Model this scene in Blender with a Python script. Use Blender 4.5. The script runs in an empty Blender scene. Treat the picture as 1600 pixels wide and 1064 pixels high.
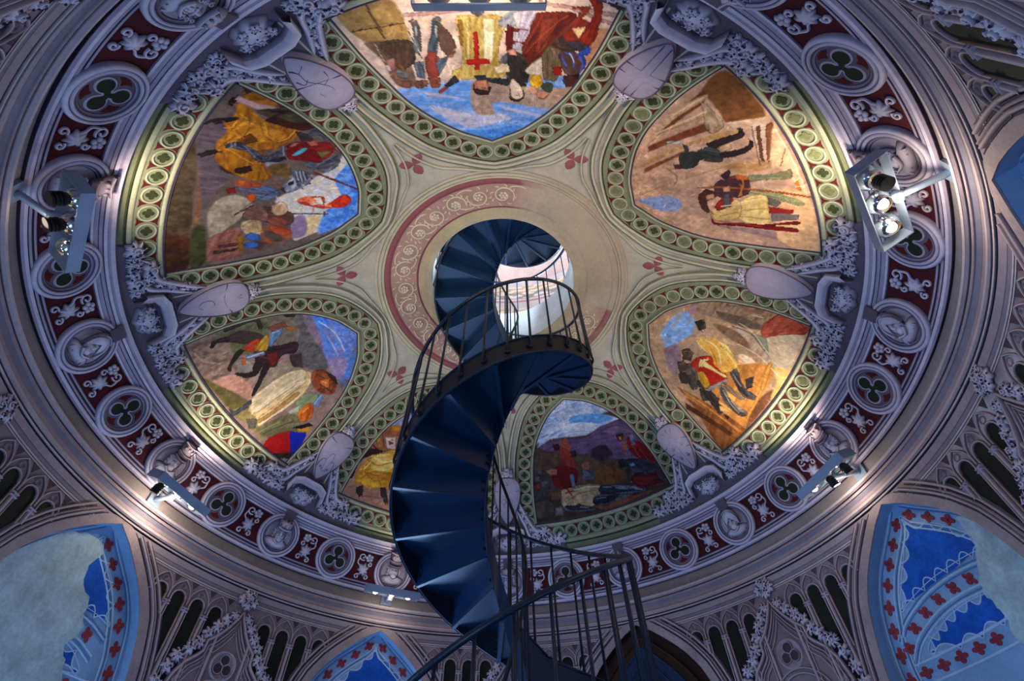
import bpy, bmesh, math, random
import numpy as np
from mathutils import Matrix, Vector
random.seed(7)
rng = np.random.default_rng(11)
sin, cos, pi, rad = math.sin, math.cos, math.pi, math.radians

# ------------------------------------------------------------------ scale and measured room geometry
S = 3.2            # metres: radius of the drum at the frieze
Z0 = 1.5           # eye height
PH = 0.01638       # angular phase of the seven-fold layout
ZC, RS = 0.3808, 1.16918          # sphere of the dome (in units of S)
DX, DY = 0.024, -0.005            # small drift of the dome's crown
RW = 1.035                        # drum wall radius
SEG = 2 * pi / 7

def srgb(r, g, b):
    f = lambda c: (c / 255 / 12.92) if c / 255 <= .04045 else ((c / 255 + .055) / 1.055) ** 2.4
    return (f(r), f(g), f(b))

scene = bpy.context.scene
col = scene.collection

# ------------------------------------------------------------------ camera
cam_d = bpy.data.cameras.new('camera')
cam_d.sensor_width = 36.0
cam_d.lens = 782.63 / 1600 * 36
cam_d.clip_start = .02
cam_d.clip_end = 100
cam = bpy.data.objects.new('camera', cam_d)
col.objects.link(cam)
_pitch, _roll, _yaw = 0.90299, -0.01528, -0.00178
_F = Vector((sin(_yaw) * cos(_pitch), cos(_yaw) * cos(_pitch), sin(_pitch)))
_R = Vector((cos(_yaw), -sin(_yaw), 0))
_U = _R.cross(_F)
_R, _U = cos(_roll) * _R + sin(_roll) * _U, -sin(_roll) * _R + cos(_roll) * _U
cam.matrix_world = Matrix(((_R.x, _U.x, -_F.x, .0486 * S), (_R.y, _U.y, -_F.y, -.95231 * S),
                           (_R.z, _U.z, -_F.z, Z0), (0, 0, 0, 1)))
scene.camera = cam

# ------------------------------------------------------------------ world, daylight, exposure
world = bpy.data.worlds.new('world')
scene.world = world
world.use_nodes = True
bg = world.node_tree.nodes['Background']
bg.inputs[0].default_value = (.16, .30, .62, 1)
bg.inputs[1].default_value = .10
vs = scene.view_settings
vs.view_transform = 'Standard'
vs.look = 'None'
vs.exposure = 0.10
vs.gamma = 1.0
vs.use_curve_mapping = False
scene.cycles.max_bounces = 6
scene.cycles.diffuse_bounces = 3
scene.cycles.glossy_bounces = 2
scene.cycles.transmission_bounces = 2

def area(name, loc, target, size, size_y, power, color):
    d = bpy.data.lights.new(name, 'AREA')
    d.shape = 'RECTANGLE'
    d.size = size
    d.size_y = size_y
    d.energy = power
    d.color = color
    o = bpy.data.objects.new(name, d)
    col.objects.link(o)
    o.location = loc
    o.rotation_euler = (Vector(target) - Vector(loc)).to_track_quat('-Z', 'Y').to_euler()
    return o

DAY = (.34, .56, 1.0)
def ring_pt(th, r, z):
    return Vector((r * sin(th) * S, r * cos(th) * S, z))
# daylight standing in the tall windows of the lower walls (glazing built further down)
WINDOWS = [-3, 3, -1, 5, -5, 7]
WIN_POWER = {-3: 92, 3: 14, -1: 135, 5: 8, -5: 70, 7: 30}
for k in WINDOWS:
    th = PH + k * pi / 7
    area('window_daylight', ring_pt(th, 1.055, 1.75), ring_pt(th, .0, 2.6), 1.1, 1.5, WIN_POWER[k], DAY)
# daylight in the windows of the upper room
for th, pw in ((rad(20), 420), (rad(200), 420)):
    area('upper_window_daylight', ring_pt(th, .88, Z0 + 1.98 * S), ring_pt(th, 0, Z0 + 2.05 * S), .9, 1.4, pw, (.62, .78, 1.0))
LAMP_COL = (1.0, .84, .66)
LAMP_POWER = {-5: 54, -3: 66, -1: 18, 3: 80, 5: 70, 7: 88}
LAMP_SPILL = {-5: .5, -3: 6, -1: 1, 3: 5, 5: 7, 7: 1}

# ------------------------------------------------------------------ helpers: objects
def tag(o, label=None, cat=None, group=None, kind=None):
    if label: o['label'] = label
    if cat: o['category'] = cat
    if group: o['group'] = group
    if kind: o['kind'] = kind
    return o

def empty(name, mat=None, loc=None):
    o = bpy.data.objects.new(name, None)
    o.empty_display_size = .05
    col.objects.link(o)
    if mat is not None: o.matrix_world = mat
    if loc is not None: o.location = loc
    return o

class MB:
    """collects vertices and faces of one mesh"""
    def __init__(self, pal=None):
        self.v, self.f, self.c = [], [], []
        self.pal = pal                      # (dark, mid, light) pigments of a shape painted in relief
    def add(self, vs_, fs, color=None):
        n = len(self.v)
        self.v.extend([tuple(p) for p in vs_])
        self.f.extend([tuple(i + n for i in f) for f in fs])
        if color is None and self.pal:
            color = self.pal[1]
        if color is not None:
            self.c.extend([color] * len(vs_) if not isinstance(color, list) else color)
        return self
    def grid(self, rows, closed=False, color=None):
        """rows: list of equally long point lists"""
        m = len(rows[0])
        pts = [p for r_ in rows for p in r_]
        fs = []
        for i in range(len(rows) - 1):
            for j in range(m - (0 if closed else 1)):
                k = (j + 1) % m
                fs.append((i * m + j, i * m + k, (i + 1) * m + k, (i + 1) * m + j))
        return self.add(pts, fs, color)
    def box(self, c, s, rot=None):
        cx, cy, cz = c
        sx, sy, sz = s[0] / 2, s[1] / 2, s[2] / 2
        P = [Vector((x * sx, y * sy, z * sz)) for x in (-1, 1) for y in (-1, 1) for z in (-1, 1)]
        if rot is not None: P = [rot @ p for p in P]
        P = [(p.x + cx, p.y + cy, p.z + cz) for p in P]
        return self.add(P, [(0, 1, 3, 2), (4, 6, 7, 5), (0, 4, 5, 1), (2, 3, 7, 6), (0, 2, 6, 4), (1, 5, 7, 3)])
    def tube(self, pts, r, n=6, cap=True):
        pts = [Vector(p) for p in pts]
        rs = r if isinstance(r, (list, tuple)) else [r] * len(pts)
        rows = []
        up = None
        for i, p in enumerate(pts):
            t = (pts[min(i + 1, len(pts) - 1)] - pts[max(i - 1, 0)]).normalized()
            if up is None:
                up = Vector((0, 0, 1)) if abs(t.z) < .9 else Vector((1, 0, 0))
            a = t.cross(up).normalized()
            b = a.cross(t).normalized()
            up = b
            rows.append([p + (a * cos(2 * pi * j / n) + b * sin(2 * pi * j / n)) * rs[i] for j in range(n)])
        base = len(self.v)
        self.grid(rows, True)
        if cap:
            self.f.append(tuple(base + j for j in range(n))[::-1])
            self.f.append(tuple(base + (len(pts) - 1) * n + j for j in range(n)))
        return self
    def mesh(self, name, mat, smooth=False):
        me = bpy.data.meshes.new(name)
        me.from_pydata(self.v, [], self.f)
        me.materials.append(mat)
        if self.c:
            a = me.color_attributes.new('paint', 'FLOAT_COLOR', 'POINT')
            buf = np.ones((len(self.v), 4), dtype=np.float32)
            buf[:, :3] = np.array(self.c, dtype=np.float32)[:, :3]
            a.data.foreach_set('color', buf.ravel())
        if smooth:
            me.polygons.foreach_set('use_smooth', [True] * len(me.polygons))
        me.update()
        return me
    def build(self, name, mat, parent=None, smooth=False):
        return obj(name, self.mesh(name, mat, smooth), parent)

def obj(name, me, parent=None, mat=None):
    o = bpy.data.objects.new(name, me)
    col.objects.link(o)
    if parent is not None:
        o.parent = parent          # matrices below are given in the parent's space
    if mat is not None:
        o.matrix_local = mat
    return o

# ------------------------------------------------------------------ helpers: room surfaces
def dome_r(r):
    return ZC + math.sqrt(max(RS * RS - r * r, 0))
def dome(r, th, h=0.0):
    """point on the dome in metres; h in units of S, towards the room"""
    k = 1 - r / .963
    x, y, z = r * sin(th) + DX * k, r * cos(th) + DY * k, dome_r(r)
    n = Vector((-r * sin(th), -r * cos(th), ZC - z)).normalized()
    return Vector((x * S, y * S, z * S + Z0)) + n * (h * S)
def frieze(th, t, h=0.0):
    r = RW - .3919 * t - .92 * h
    z = .875 + .92 * t - .3919 * h
    return Vector((r * sin(th) * S, r * cos(th) * S, z * S + Z0))
def wall(th, z, h=0.0):
    r = RW - h
    return Vector((r * sin(th) * S, r * cos(th) * S, z * S + Z0))
def frame(fn, a, b, swap=False):
    """matrix with x tangential, y 'up' the surface, z into the room at fn(a,b); swap for dome(r,th)"""
    e = 1e-3
    p = fn(a, b)
    if swap:
        ey = (fn(a - e, b) - p).normalized()          # towards the crown
        ex = (fn(a, b + e) - p).normalized()
    else:
        ex = (fn(a + e, b) - p).normalized()
        ey = (fn(a, b + e) - p).normalized()
    ez = ex.cross(ey).normalized()
    # make ez point into the room
    c = Vector((0, 0, Z0 + .6 * S)) - p
    if ez.dot(c) < 0:
        ez = -ez
    M = Matrix((ex, ey, ez)).transposed().to_4x4()
    M.translation = p
    return M
def plan(X, Y, th, h=0.0):
    """dome point from panel-plan coordinates (X sideways, Y outward) about direction th"""
    r = math.hypot(X, Y)
    return dome(r, th + math.atan2(X, Y), h)

# ------------------------------------------------------------------ helpers: relief shapes in local 2-D
def stroke(mb, pts, w, h, fn, color=None, taper=False, z=0.0):
    """raised rounded ribbon along 2-D pts; fn(x,y,height)->point"""
    n = len(pts)
    rows = []
    for i in range(n):
        x0, y0 = pts[max(i - 1, 0)]
        x1, y1 = pts[min(i + 1, n - 1)]
        dx, dy = x1 - x0, y1 - y0
        L = math.hypot(dx, dy) or 1
        nx, ny = -dy / L, dx / L
        k = 1.0
        if taper:
            u = i / (n - 1)
            k = max(.12, min(1, 2.2 * (1 - u), 4 * u + .3)) if taper is True else taper(u)
        ww, hh = w * k / 2, h * (k if taper else 1)
        x, y = pts[i]
        rows.append([fn(x + nx * ww * s, y + ny * ww * s, z + hh * q) for s, q in ((1, 0), (.55, .85), (0, 1), (-.55, .85), (-1, 0))])
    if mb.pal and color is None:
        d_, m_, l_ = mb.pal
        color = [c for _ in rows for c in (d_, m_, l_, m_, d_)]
    return mb.grid(rows, False, color)
def fan(mb, pts, fn, hc, he=0.0, color=None, z=0.0):
    """domed filled outline: centre at height hc, rim at height he"""
    cx = sum(p[0] for p in pts) / len(pts)
    cy = sum(p[1] for p in pts) / len(pts)
    n = len(pts)
    V = [fn(cx, cy, z + hc)]
    V += [fn(cx + (x - cx) * .6, cy + (y - cy) * .6, z + he + (hc - he) * .75) for x, y in pts]
    V += [fn(x, y, z + he) for x, y in pts]
    F = []
    for i in range(n):
        j = (i + 1) % n
        F += [(0, 1 + i, 1 + j), (1 + i, 1 + n + i, 1 + n + j, 1 + j)]
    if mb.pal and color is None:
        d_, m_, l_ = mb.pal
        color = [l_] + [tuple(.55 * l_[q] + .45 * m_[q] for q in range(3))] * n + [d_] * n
    return mb.add(V, F, color)
def disc_pts(cx, cy, r, n=16, ry=None, a0=0.0):
    ry = r if ry is None else ry
    return [(cx + r * cos(a0 + 2 * pi * i / n), cy + ry * sin(a0 + 2 * pi * i / n)) for i in range(n)]
def lathe2(mb, prof, n, fn, cx=0, cy=0, ry=1.0, color=None, cols=None):
    """ring moulding from (radius, height) profile in local plane"""
    rows = [[fn(cx + r * cos(2 * pi * i / n), cy + ry * r * sin(2 * pi * i / n), h) for i in range(n)] for r, h in prof]
    if cols:
        c = [cc for cc in cols for _ in range(n)]
        return mb.grid(rows, True, c)
    return mb.grid(rows, True, color)
def plate(mb, pts, fn, h, thick=0.0, color=None):
    """flat filled outline with a skirt (convex or star-shaped outline)"""
    cx = sum(p[0] for p in pts) / len(pts)
    cy = sum(p[1] for p in pts) / len(pts)
    n = len(pts)
    V = [fn(cx, cy, h)] + [fn(x, y, h) for x, y in pts] + [fn(x, y, h - thick) for x, y in pts]
    F = []
    for i in range(n):
        j = (i + 1) % n
        F.append((0, 1 + i, 1 + j))
        if thick: F.append((1 + i, 1 + n + i, 1 + n + j, 1 + j))
    return mb.add(V, F, color)
flat = lambda x, y, h: (x * S, y * S, h * S)
def spiral(cx, cy, r0, r1, a0, turns, n=14):
    return [(cx + (r0 + (r1 - r0) * i / (n - 1)) * cos(a0 + 2 * pi * turns * i / (n - 1)),
             cy + (r0 + (r1 - r0) * i / (n - 1)) * sin(a0 + 2 * pi * turns * i / (n - 1))) for i in range(n)]
def smooth_pts(pts, per=6, closed=False):
    """Catmull-Rom through pts"""
    n = len(pts)
    out = []
    m = n if closed else n - 1
    g = (lambda i: pts[i % n]) if closed else (lambda i: pts[max(0, min(n - 1, i))])
    for i in range(m):
        p0, p1, p2, p3 = g(i - 1), g(i), g(i + 1), g(i + 2)
        for k in range(per):
            t = k / per
            out.append(tuple(.5 * (2 * p1[d] + (p2[d] - p0[d]) * t + (2 * p0[d] - 5 * p1[d] + 4 * p2[d] - p3[d]) * t * t
                                   + (-p0[d] + 3 * p1[d] - 3 * p2[d] + p3[d]) * t ** 3) for d in range(2)))
    if not closed: out.append(tuple(pts[-1]))
    return out
def interp(x, xs, ys):
    return float(np.interp(x, xs, ys))

# ------------------------------------------------------------------ materials
def _new(name):
    m = bpy.data.materials.new(name)
    m.use_nodes = True
    nt = m.node_tree
    return m, nt, nt.nodes['Principled BSDF']
def plaster(name, rgb, var=.18, rough=.85, scale=3.0, bump=.15, attr=False, fine=40.0, spec=.25):
    """painted plaster: colour (or paint attribute) with blotchy wear and fine relief"""
    m, nt, b = _new(name)
    N, L = nt.nodes, nt.links
    geo = N.new('ShaderNodeNewGeometry')
    n1 = N.new('ShaderNodeTexNoise')
    n1.inputs['Scale'].default_value = scale
    n1.inputs['Detail'].default_value = 4
    n1.inputs['Roughness'].default_value = .62
    L.new(geo.outputs['Position'], n1.inputs['Vector'])
    n2 = N.new('ShaderNodeTexNoise')
    n2.inputs['Scale'].default_value = fine
    n2.inputs['Detail'].default_value = 2
    L.new(geo.outputs['Position'], n2.inputs['Vector'])
    mr = N.new('ShaderNodeMapRange')
    mr.inputs[1].default_value = .28
    mr.inputs[2].default_value = .72
    mr.inputs[3].default_value = 1 - var
    mr.inputs[4].default_value = 1 + var
    L.new(n1.outputs['Fac'], mr.inputs[0])
    mr2 = N.new('ShaderNodeMapRange')
    mr2.inputs[1].default_value = .3
    mr2.inputs[2].default_value = .7
    mr2.inputs[3].default_value = 1 - var * .45
    mr2.inputs[4].default_value = 1 + var * .45
    L.new(n2.outputs['Fac'], mr2.inputs[0])
    mul = N.new('ShaderNodeMath')
    mul.operation = 'MULTIPLY'
    L.new(mr.outputs[0], mul.inputs[0])
    L.new(mr2.outputs[0], mul.inputs[1])
    vm = N.new('ShaderNodeVectorMath')
    vm.operation = 'SCALE'
    if attr:
        at = N.new('ShaderNodeAttribute')
        at.attribute_name = 'paint'
        L.new(at.outputs['Color'], vm.inputs[0])
    else:
        vm.inputs[0].default_value = rgb
    L.new(mul.outputs[0], vm.inputs['Scale'])
    L.new(vm.outputs[0], b.inputs['Base Color'])
    b.inputs['Roughness'].default_value = rough
    b.inputs['Specular IOR Level'].default_value = spec
    if bump:
        bp = N.new('ShaderNodeBump')
        bp.inputs['Strength'].default_value = bump
        bp.inputs['Distance'].default_value = .01
        L.new(n2.outputs['Fac'], bp.inputs['Height'])
        L.new(bp.outputs[0], b.inputs['Normal'])
    return m
def metal_paint(name, rgb, rough=.4, metallic=0.0, var=.12):
    m = plaster(name, rgb, var=var, rough=rough, scale=6, bump=.05, fine=60, spec=.5)
    m.node_tree.nodes['Principled BSDF'].inputs['Metallic'].default_value = metallic
    return m
def glow(name, rgb, strength):
    m, nt, b = _new(name)
    b.inputs['Base Color'].default_value = (*rgb, 1)
    b.inputs['Emission Color'].default_value = (*rgb, 1)
    b.inputs['Emission Strength'].default_value = strength
    return m

M = {}
M['paint'] = plaster('painted_plaster', None, attr=True, var=.14, fine=30)
M['fresco'] = plaster('fresco_paint', None, attr=True, var=.20, fine=26, scale=5, bump=.06)
M['grisaille'] = plaster('grisaille_paint', srgb(174, 160, 168), var=.16)
M['grisaille_light'] = plaster('grisaille_light_paint', srgb(186, 177, 190), var=.12)
M['grisaille_dark'] = plaster('grisaille_dark_paint', srgb(108, 94, 106), var=.16)
M['grisaille_line'] = plaster('grisaille_line_paint', srgb(66, 54, 74), var=.16)
M['cream'] = plaster('cream_paint', srgb(182, 176, 152), var=.16)
M['sage'] = plaster('sage_paint', srgb(132, 136, 106), var=.22)
M['sage_light'] = plaster('sage_light_paint', srgb(168, 168, 138), var=.16)
M['olive'] = plaster('olive_paint', srgb(58, 64, 34), var=.3)
M['olive_faded'] = plaster('faded_olive_paint', srgb(112, 114, 76), var=.35)
M['leaf_green'] = plaster('dark_green_paint', srgb(40, 46, 30), var=.3)
M['crimson'] = plaster('crimson_paint', srgb(92, 24, 24), var=.25)
M['rose'] = plaster('rose_paint', srgb(150, 84, 88), var=.2)
M['gold_scroll'] = plaster('cream_scroll_paint', srgb(206, 188, 158), var=.2)
M['black_green'] = plaster('black_green_paint', srgb(30, 34, 26), var=.35)
M['sky_blue'] = plaster('sky_blue_paint', srgb(138, 176, 212), var=.14)
M['sky_line'] = plaster('pale_blue_line_paint', srgb(182, 208, 230), var=.1)
M['deep_blue'] = plaster('deep_blue_paint', srgb(24, 92, 190), var=.34, scale=6)
M['bare'] = plaster('bare_plaster', srgb(176, 200, 202), var=.24, scale=7, bump=.4)
M['brick_red'] = plaster('brick_red_paint', srgb(150, 56, 64), var=.2)
M['white_plaster'] = plaster('white_plaster', srgb(206, 212, 214), var=.14, scale=4, bump=.3)
M['navy'] = metal_paint('navy_enamel', srgb(17, 50, 82), rough=.38)
M['navy_dark'] = metal_paint('dark_iron_enamel', srgb(24, 31, 42), rough=.45)
M['rail'] = metal_paint('railing_enamel', srgb(24, 40, 58), rough=.35)
M['steel'] = metal_paint('grey_steel', srgb(150, 168, 188), rough=.35, metallic=.35)
M['black'] = metal_paint('black_metal', srgb(9, 9, 11), rough=.4)
M['chrome'] = metal_paint('reflector_metal', srgb(225, 225, 225), rough=.15, metallic=1.0)
M['bulb'] = glow('lit_bulb', (1, .93, .8), 14)
M['wood'] = plaster('dark_wood', srgb(58, 34, 24), var=.3, rough=.6)
M['glass'] = metal_paint('window_glass', srgb(60, 90, 140), rough=.1)
M['floor'] = plaster('floor_stone', srgb(120, 112, 104), var=.2)
M['archband'] = plaster('arch_band_paint', srgb(170, 150, 148), var=.2)
M['archlight'] = plaster('arch_light_paint', srgb(196, 182, 184), var=.18)
M['arcade'] = plaster('arcade_paint', srgb(144, 124, 128), var=.2)
M['arcade_light'] = plaster('arcade_light_paint', srgb(178, 162, 170), var=.2)
M['arcade_dark'] = plaster('arcade_dark_paint', srgb(88, 68, 76), var=.2)
M['sky_dark'] = plaster('mid_blue_line_paint', srgb(92, 136, 184), var=.12)
M['door_blue'] = plaster('door_blue_paint', srgb(34, 52, 84), var=.2, rough=.5)
M['door_blue2'] = plaster('door_panel_paint', srgb(24, 36, 62), var=.2, rough=.5)
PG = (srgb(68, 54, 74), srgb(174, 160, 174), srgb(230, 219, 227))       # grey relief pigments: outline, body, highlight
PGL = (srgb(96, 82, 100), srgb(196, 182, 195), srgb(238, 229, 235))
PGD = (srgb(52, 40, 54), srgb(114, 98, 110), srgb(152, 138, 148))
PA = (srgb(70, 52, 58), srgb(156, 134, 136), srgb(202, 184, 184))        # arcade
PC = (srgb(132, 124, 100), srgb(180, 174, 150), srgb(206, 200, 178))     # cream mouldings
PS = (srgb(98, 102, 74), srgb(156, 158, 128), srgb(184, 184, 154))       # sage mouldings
def wmat(p):
    m = p.matrix_basis.copy()
    return m if p.parent is None else wmat(p.parent) @ p.matrix_parent_inverse @ m
def wobj(name, mb, mat, parent=None, smooth=False):
    """part whose mesh is given in world metres under a located thing"""
    me = mb.mesh(name, mat, smooth) if isinstance(mb, MB) else mb
    o = bpy.data.objects.new(name, me)
    col.objects.link(o)
    if parent is not None:
        o.parent = parent
        o.matrix_parent_inverse = wmat(parent).inverted()
    return o
def mixc(a, b, t):
    return tuple(a[i] + (b[i] - a[i]) * t for i in range(3))
# cheap value noise for paint
_perm = rng.random((64, 64))
def vnoise(x, y):
    x = np.asarray(x, dtype=float); y = np.asarray(y, dtype=float)
    xi = np.floor(x).astype(int); yi = np.floor(y).astype(int)
    xf = x - xi; yf = y - yi
    xf = xf * xf * (3 - 2 * xf); yf = yf * yf * (3 - 2 * yf)
    g = lambda a, b: _perm[a % 64, b % 64]
    return (g(xi, yi) * (1 - xf) + g(xi + 1, yi) * xf) * (1 - yf) + (g(xi, yi + 1) * (1 - xf) + g(xi + 1, yi + 1) * xf) * yf
def fbm(x, y):
    return (vnoise(x, y) * .5 + vnoise(x * 2.1 + 7, y * 2.1 + 3) * .3 + vnoise(x * 4.3 + 1, y * 4.3 + 9) * .2)

# ================================================================== SETTING
# ---- floor
mb = MB()
mb.add([(2.6 * S * (1 if i in (1, 2) else -1) * .48, 2.6 * S * (1 if i > 1 else -1) * .48, 0) for i in range(4)], [(0, 1, 2, 3)])
tag(mb.build('floor', M['floor']), kind='structure')

# ---- dome, painted in cream, sage and worn patches
HOLE = .252
NR, NT = 84, 420
rs_ = [HOLE + (.963 - HOLE) * (i / (NR - 1)) for i in range(NR)]
rows, cols_ = [], []
cream, sage, olive_, beige, pale = (np.array(srgb(*c)) for c in ((186, 180, 160), (150, 152, 124), (104, 108, 74), (176, 158, 136), (204, 194, 182)))
thA = np.linspace(0, 2 * pi, NT, endpoint=False)
for r in rs_:
    rows.append([dome(r, t) for t in thA])
    u = np.clip((r - .56) / .3, 0, 1)
    base = cream * (1 - u) + sage * u
    c = np.repeat(base[None], NT, 0)
    if r > .93: c = np.repeat((olive_ * .55 + sage * .45)[None], NT, 0)
    n = fbm(r * 22 + 3, 0 * thA + 5 + 14 * np.cos(thA) * r + 30 + 9 * np.sin(thA) * r)
    n2 = fbm(40 + r * 16 * np.sin(thA), 40 + r * 16 * np.cos(thA))
    # plaster lost and repaired on one side of the opening
    a = np.clip((np.sin(thA - .35) - .0) * 2.2, 0, 1) * np.clip((.47 - r + .06 * (n2 - .5)) * 30, 0, 1)
    c = c * (1 - a[:, None]) + (beige * (1 - n2[:, None]) + pale * n2[:, None]) * a[:, None]
    a2 = np.clip((n2 - .56) * 7, 0, 1) * np.clip(np.sin(thA - .5) * 2, 0, 1) * .5 * np.clip((.8 - r) * 6, 0, 1)
    c = c * (1 - a2[:, None]) + beige * a2[:, None]
    if r < .30: c = c * .5 + np.array(srgb(196, 178, 132)) * .5
    c = c * (.82 + .36 * n[:, None])
    cols_ += [tuple(x) for x in c]
mb = MB()
mb.grid(rows, True)
mb.c = cols_
ceiling = tag(mb.build('ceiling', M['paint'], smooth=True), kind='structure')

# ---- lathe rings
def ring(name, prof, fn, mat, n=252, parent=None):
    """prof: (coordinate, height, colour)"""
    rows = [[fn(2 * pi * i / n, t, h) for i in range(n)] for t, h, c in prof]
    m_ = MB()
    m_.grid(rows, True)
    m_.c = [c for t, h, c in prof for i in range(n)]
    return tag(m_.build(name, mat, parent, smooth=False), kind=None if parent else 'structure')
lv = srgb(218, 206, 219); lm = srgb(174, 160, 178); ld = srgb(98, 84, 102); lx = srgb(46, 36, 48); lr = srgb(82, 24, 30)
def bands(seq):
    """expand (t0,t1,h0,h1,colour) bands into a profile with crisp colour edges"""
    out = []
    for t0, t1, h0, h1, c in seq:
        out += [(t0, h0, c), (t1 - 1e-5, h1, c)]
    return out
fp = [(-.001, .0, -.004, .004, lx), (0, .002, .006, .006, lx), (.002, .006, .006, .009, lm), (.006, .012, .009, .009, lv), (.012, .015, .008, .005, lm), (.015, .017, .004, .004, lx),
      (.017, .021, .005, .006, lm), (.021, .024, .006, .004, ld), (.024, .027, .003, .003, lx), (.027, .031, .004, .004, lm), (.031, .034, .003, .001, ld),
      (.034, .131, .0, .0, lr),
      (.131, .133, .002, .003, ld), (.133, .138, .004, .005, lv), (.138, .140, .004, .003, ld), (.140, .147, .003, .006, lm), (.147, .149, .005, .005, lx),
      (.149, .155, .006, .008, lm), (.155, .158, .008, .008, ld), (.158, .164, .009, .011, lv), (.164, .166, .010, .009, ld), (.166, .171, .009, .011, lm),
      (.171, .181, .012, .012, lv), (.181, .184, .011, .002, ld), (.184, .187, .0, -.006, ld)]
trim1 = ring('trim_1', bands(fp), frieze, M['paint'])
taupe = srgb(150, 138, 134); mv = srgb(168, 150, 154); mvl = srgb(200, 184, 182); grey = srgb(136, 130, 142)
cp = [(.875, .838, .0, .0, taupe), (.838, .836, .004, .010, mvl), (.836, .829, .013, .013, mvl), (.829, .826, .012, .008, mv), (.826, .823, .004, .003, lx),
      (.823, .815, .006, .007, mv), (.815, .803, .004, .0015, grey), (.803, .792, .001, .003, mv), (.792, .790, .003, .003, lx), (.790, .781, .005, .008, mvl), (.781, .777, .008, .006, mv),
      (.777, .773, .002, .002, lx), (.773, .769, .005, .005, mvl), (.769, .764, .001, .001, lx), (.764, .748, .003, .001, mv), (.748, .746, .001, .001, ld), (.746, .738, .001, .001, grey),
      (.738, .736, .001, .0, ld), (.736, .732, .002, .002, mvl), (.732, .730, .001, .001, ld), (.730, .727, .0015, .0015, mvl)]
AX = [0, 1.2, 2.6, 4.6, 6.6, 8.3, 10.3, 11.3, 12.2, 13.0, 13.5, 13.9]          # half width in degrees
AZ = [.757, .745, .731, .703, .672, .641, .592, .551, .505, .45, .40, .34]      # height of the opening
def arch_z(d):
    return interp(abs(d), AX, AZ)
cut_ = next(i for i, q in enumerate(cp) if q[0] == .764)
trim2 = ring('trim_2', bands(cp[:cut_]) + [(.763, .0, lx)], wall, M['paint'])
# the lowest lines of the cornice stop where the pointed arches cut into them
def arch_top(th):
    d = (math.degrees(th - PH) - 180 / 7 + 180 / 7 * 1) % (360 / 7)
    d = min(abs(d - 180 / 7), 99)
    return .764 if d < 1.7 else min(.764, arch_z(d - 1.7) + .004)
low = bands(cp[cut_:])
nlo = 1260
mb = MB()
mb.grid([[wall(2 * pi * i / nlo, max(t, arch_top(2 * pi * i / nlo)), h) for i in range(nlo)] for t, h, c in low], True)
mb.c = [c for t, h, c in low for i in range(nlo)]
tag(mb.build('trim_4', M['paint']), kind='structure')

# ---- drum wall with seven pointed openings
ARCH_HALF = 13.9
SILL = -.28
opening = [k for k in (-5, -3, -1, 1, 3, 5, 7)]
wallc = np.array(srgb(160, 142, 146)); wallb = np.array(srgb(132, 116, 124)); wallp = np.array(srgb(198, 188, 184)); walln = np.array(srgb(120, 96, 80))
mb = MB()
WTOP = .7645
def wall_cols(ths, zs):
    out = []
    for t in ths:
        n = fbm(t * 9 + 20, zs * 9 + 3)
        c = wallc[None] * n[:, None] * 1.0 + wallb[None] * (1 - n[:, None])
        # flaking patches on the side right of the door
        d = (math.degrees(t - PH) + 180) % 360 - 180
        if 88 < d < 135:
            p = np.clip((n - .52) * 8, 0, 1)[:, None]
            c = c * (1 - p) + wallp * p
            q_ = np.clip((.42 - n) * 8, 0, 1)[:, None]
            c = c * (1 - q_) + walln * q_
        out += [tuple(x) for x in c]
    return out
for k in range(-7, 7):
    th0 = PH + k * pi / 7
    if k % 2:            # a bay with an opening, centred on th0
        ds = sorted(set([round(x, 3) for x in np.linspace(-ARCH_HALF, ARCH_HALF, 41)] + [0.0]))
        cols2 = []
        for d in ds:
            zt = arch_z(d)
            if zt > WTOP: zt = WTOP
            cols2.append([wall(th0 + rad(d), zt + (WTOP - zt) * j / 4) for j in range(5)])
        cc = []
        for d in ds:
            zt = min(arch_z(d), WTOP)
            cc += wall_cols([th0 + rad(d)], np.array([zt + (WTOP - zt) * j / 4 for j in range(5)]))
        mb.grid(cols2); mb.c += cc
        zs = np.array([-Z0 / S + (SILL + Z0 / S) * j / 2 for j in range(3)])
        cols2 = [[wall(th0 + rad(d), z) for z in zs] for d in ds]
        mb.grid(cols2); mb.c += wall_cols([th0 + rad(d) for d in ds], zs)
    else:                # a pier
        half = 180 / 7 - ARCH_HALF
        ds = np.linspace(-half, half, 26)
        zs = np.concatenate([[-Z0 / S, -.2, .1], np.linspace(.3, WTOP, 34)])
        cols2 = [[wall(th0 + rad(d), z) for z in zs] for d in ds]
        mb.grid(cols2); mb.c += wall_cols([th0 + rad(d) for d in ds], zs)
tag(mb.build('wall_round', M['paint']), kind='structure')

# ---- oculus shaft and the room above
RIM = 1.71
mb = MB()
hz = dome_r(HOLE)
prof = [(HOLE, hz), (HOLE, hz + .03), (HOLE + .004, hz + .08), (HOLE + .004, RIM)]
k_ = 1 - HOLE / .963
def ctr(r, z, t): return Vector(((r * sin(t) + DX * k_) * S, (r * cos(t) + DY * k_) * S, z * S + Z0))
mb.grid([[ctr(r, z, 2 * pi * i / 96) for i in range(96)] for r, z in prof], True)
tag(mb.build('wall_shaft', M['white_plaster'], smooth=True), kind='structure')
mb = MB()
mb.grid([[ctr(r, RIM, 2 * pi * i / 96) for i in range(96)] for r in (HOLE + .004, .9)], True)
tag(mb.build('floor_upper', M['floor']), kind='structure')
UT = 3.0
pk = [srgb(206, 174, 164), srgb(184, 126, 122), srgb(216, 206, 192), srgb(196, 202, 206), srgb(204, 164, 120)]
mb = MB()
nz = 140; na = 360
rows = []; cc = []
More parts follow.
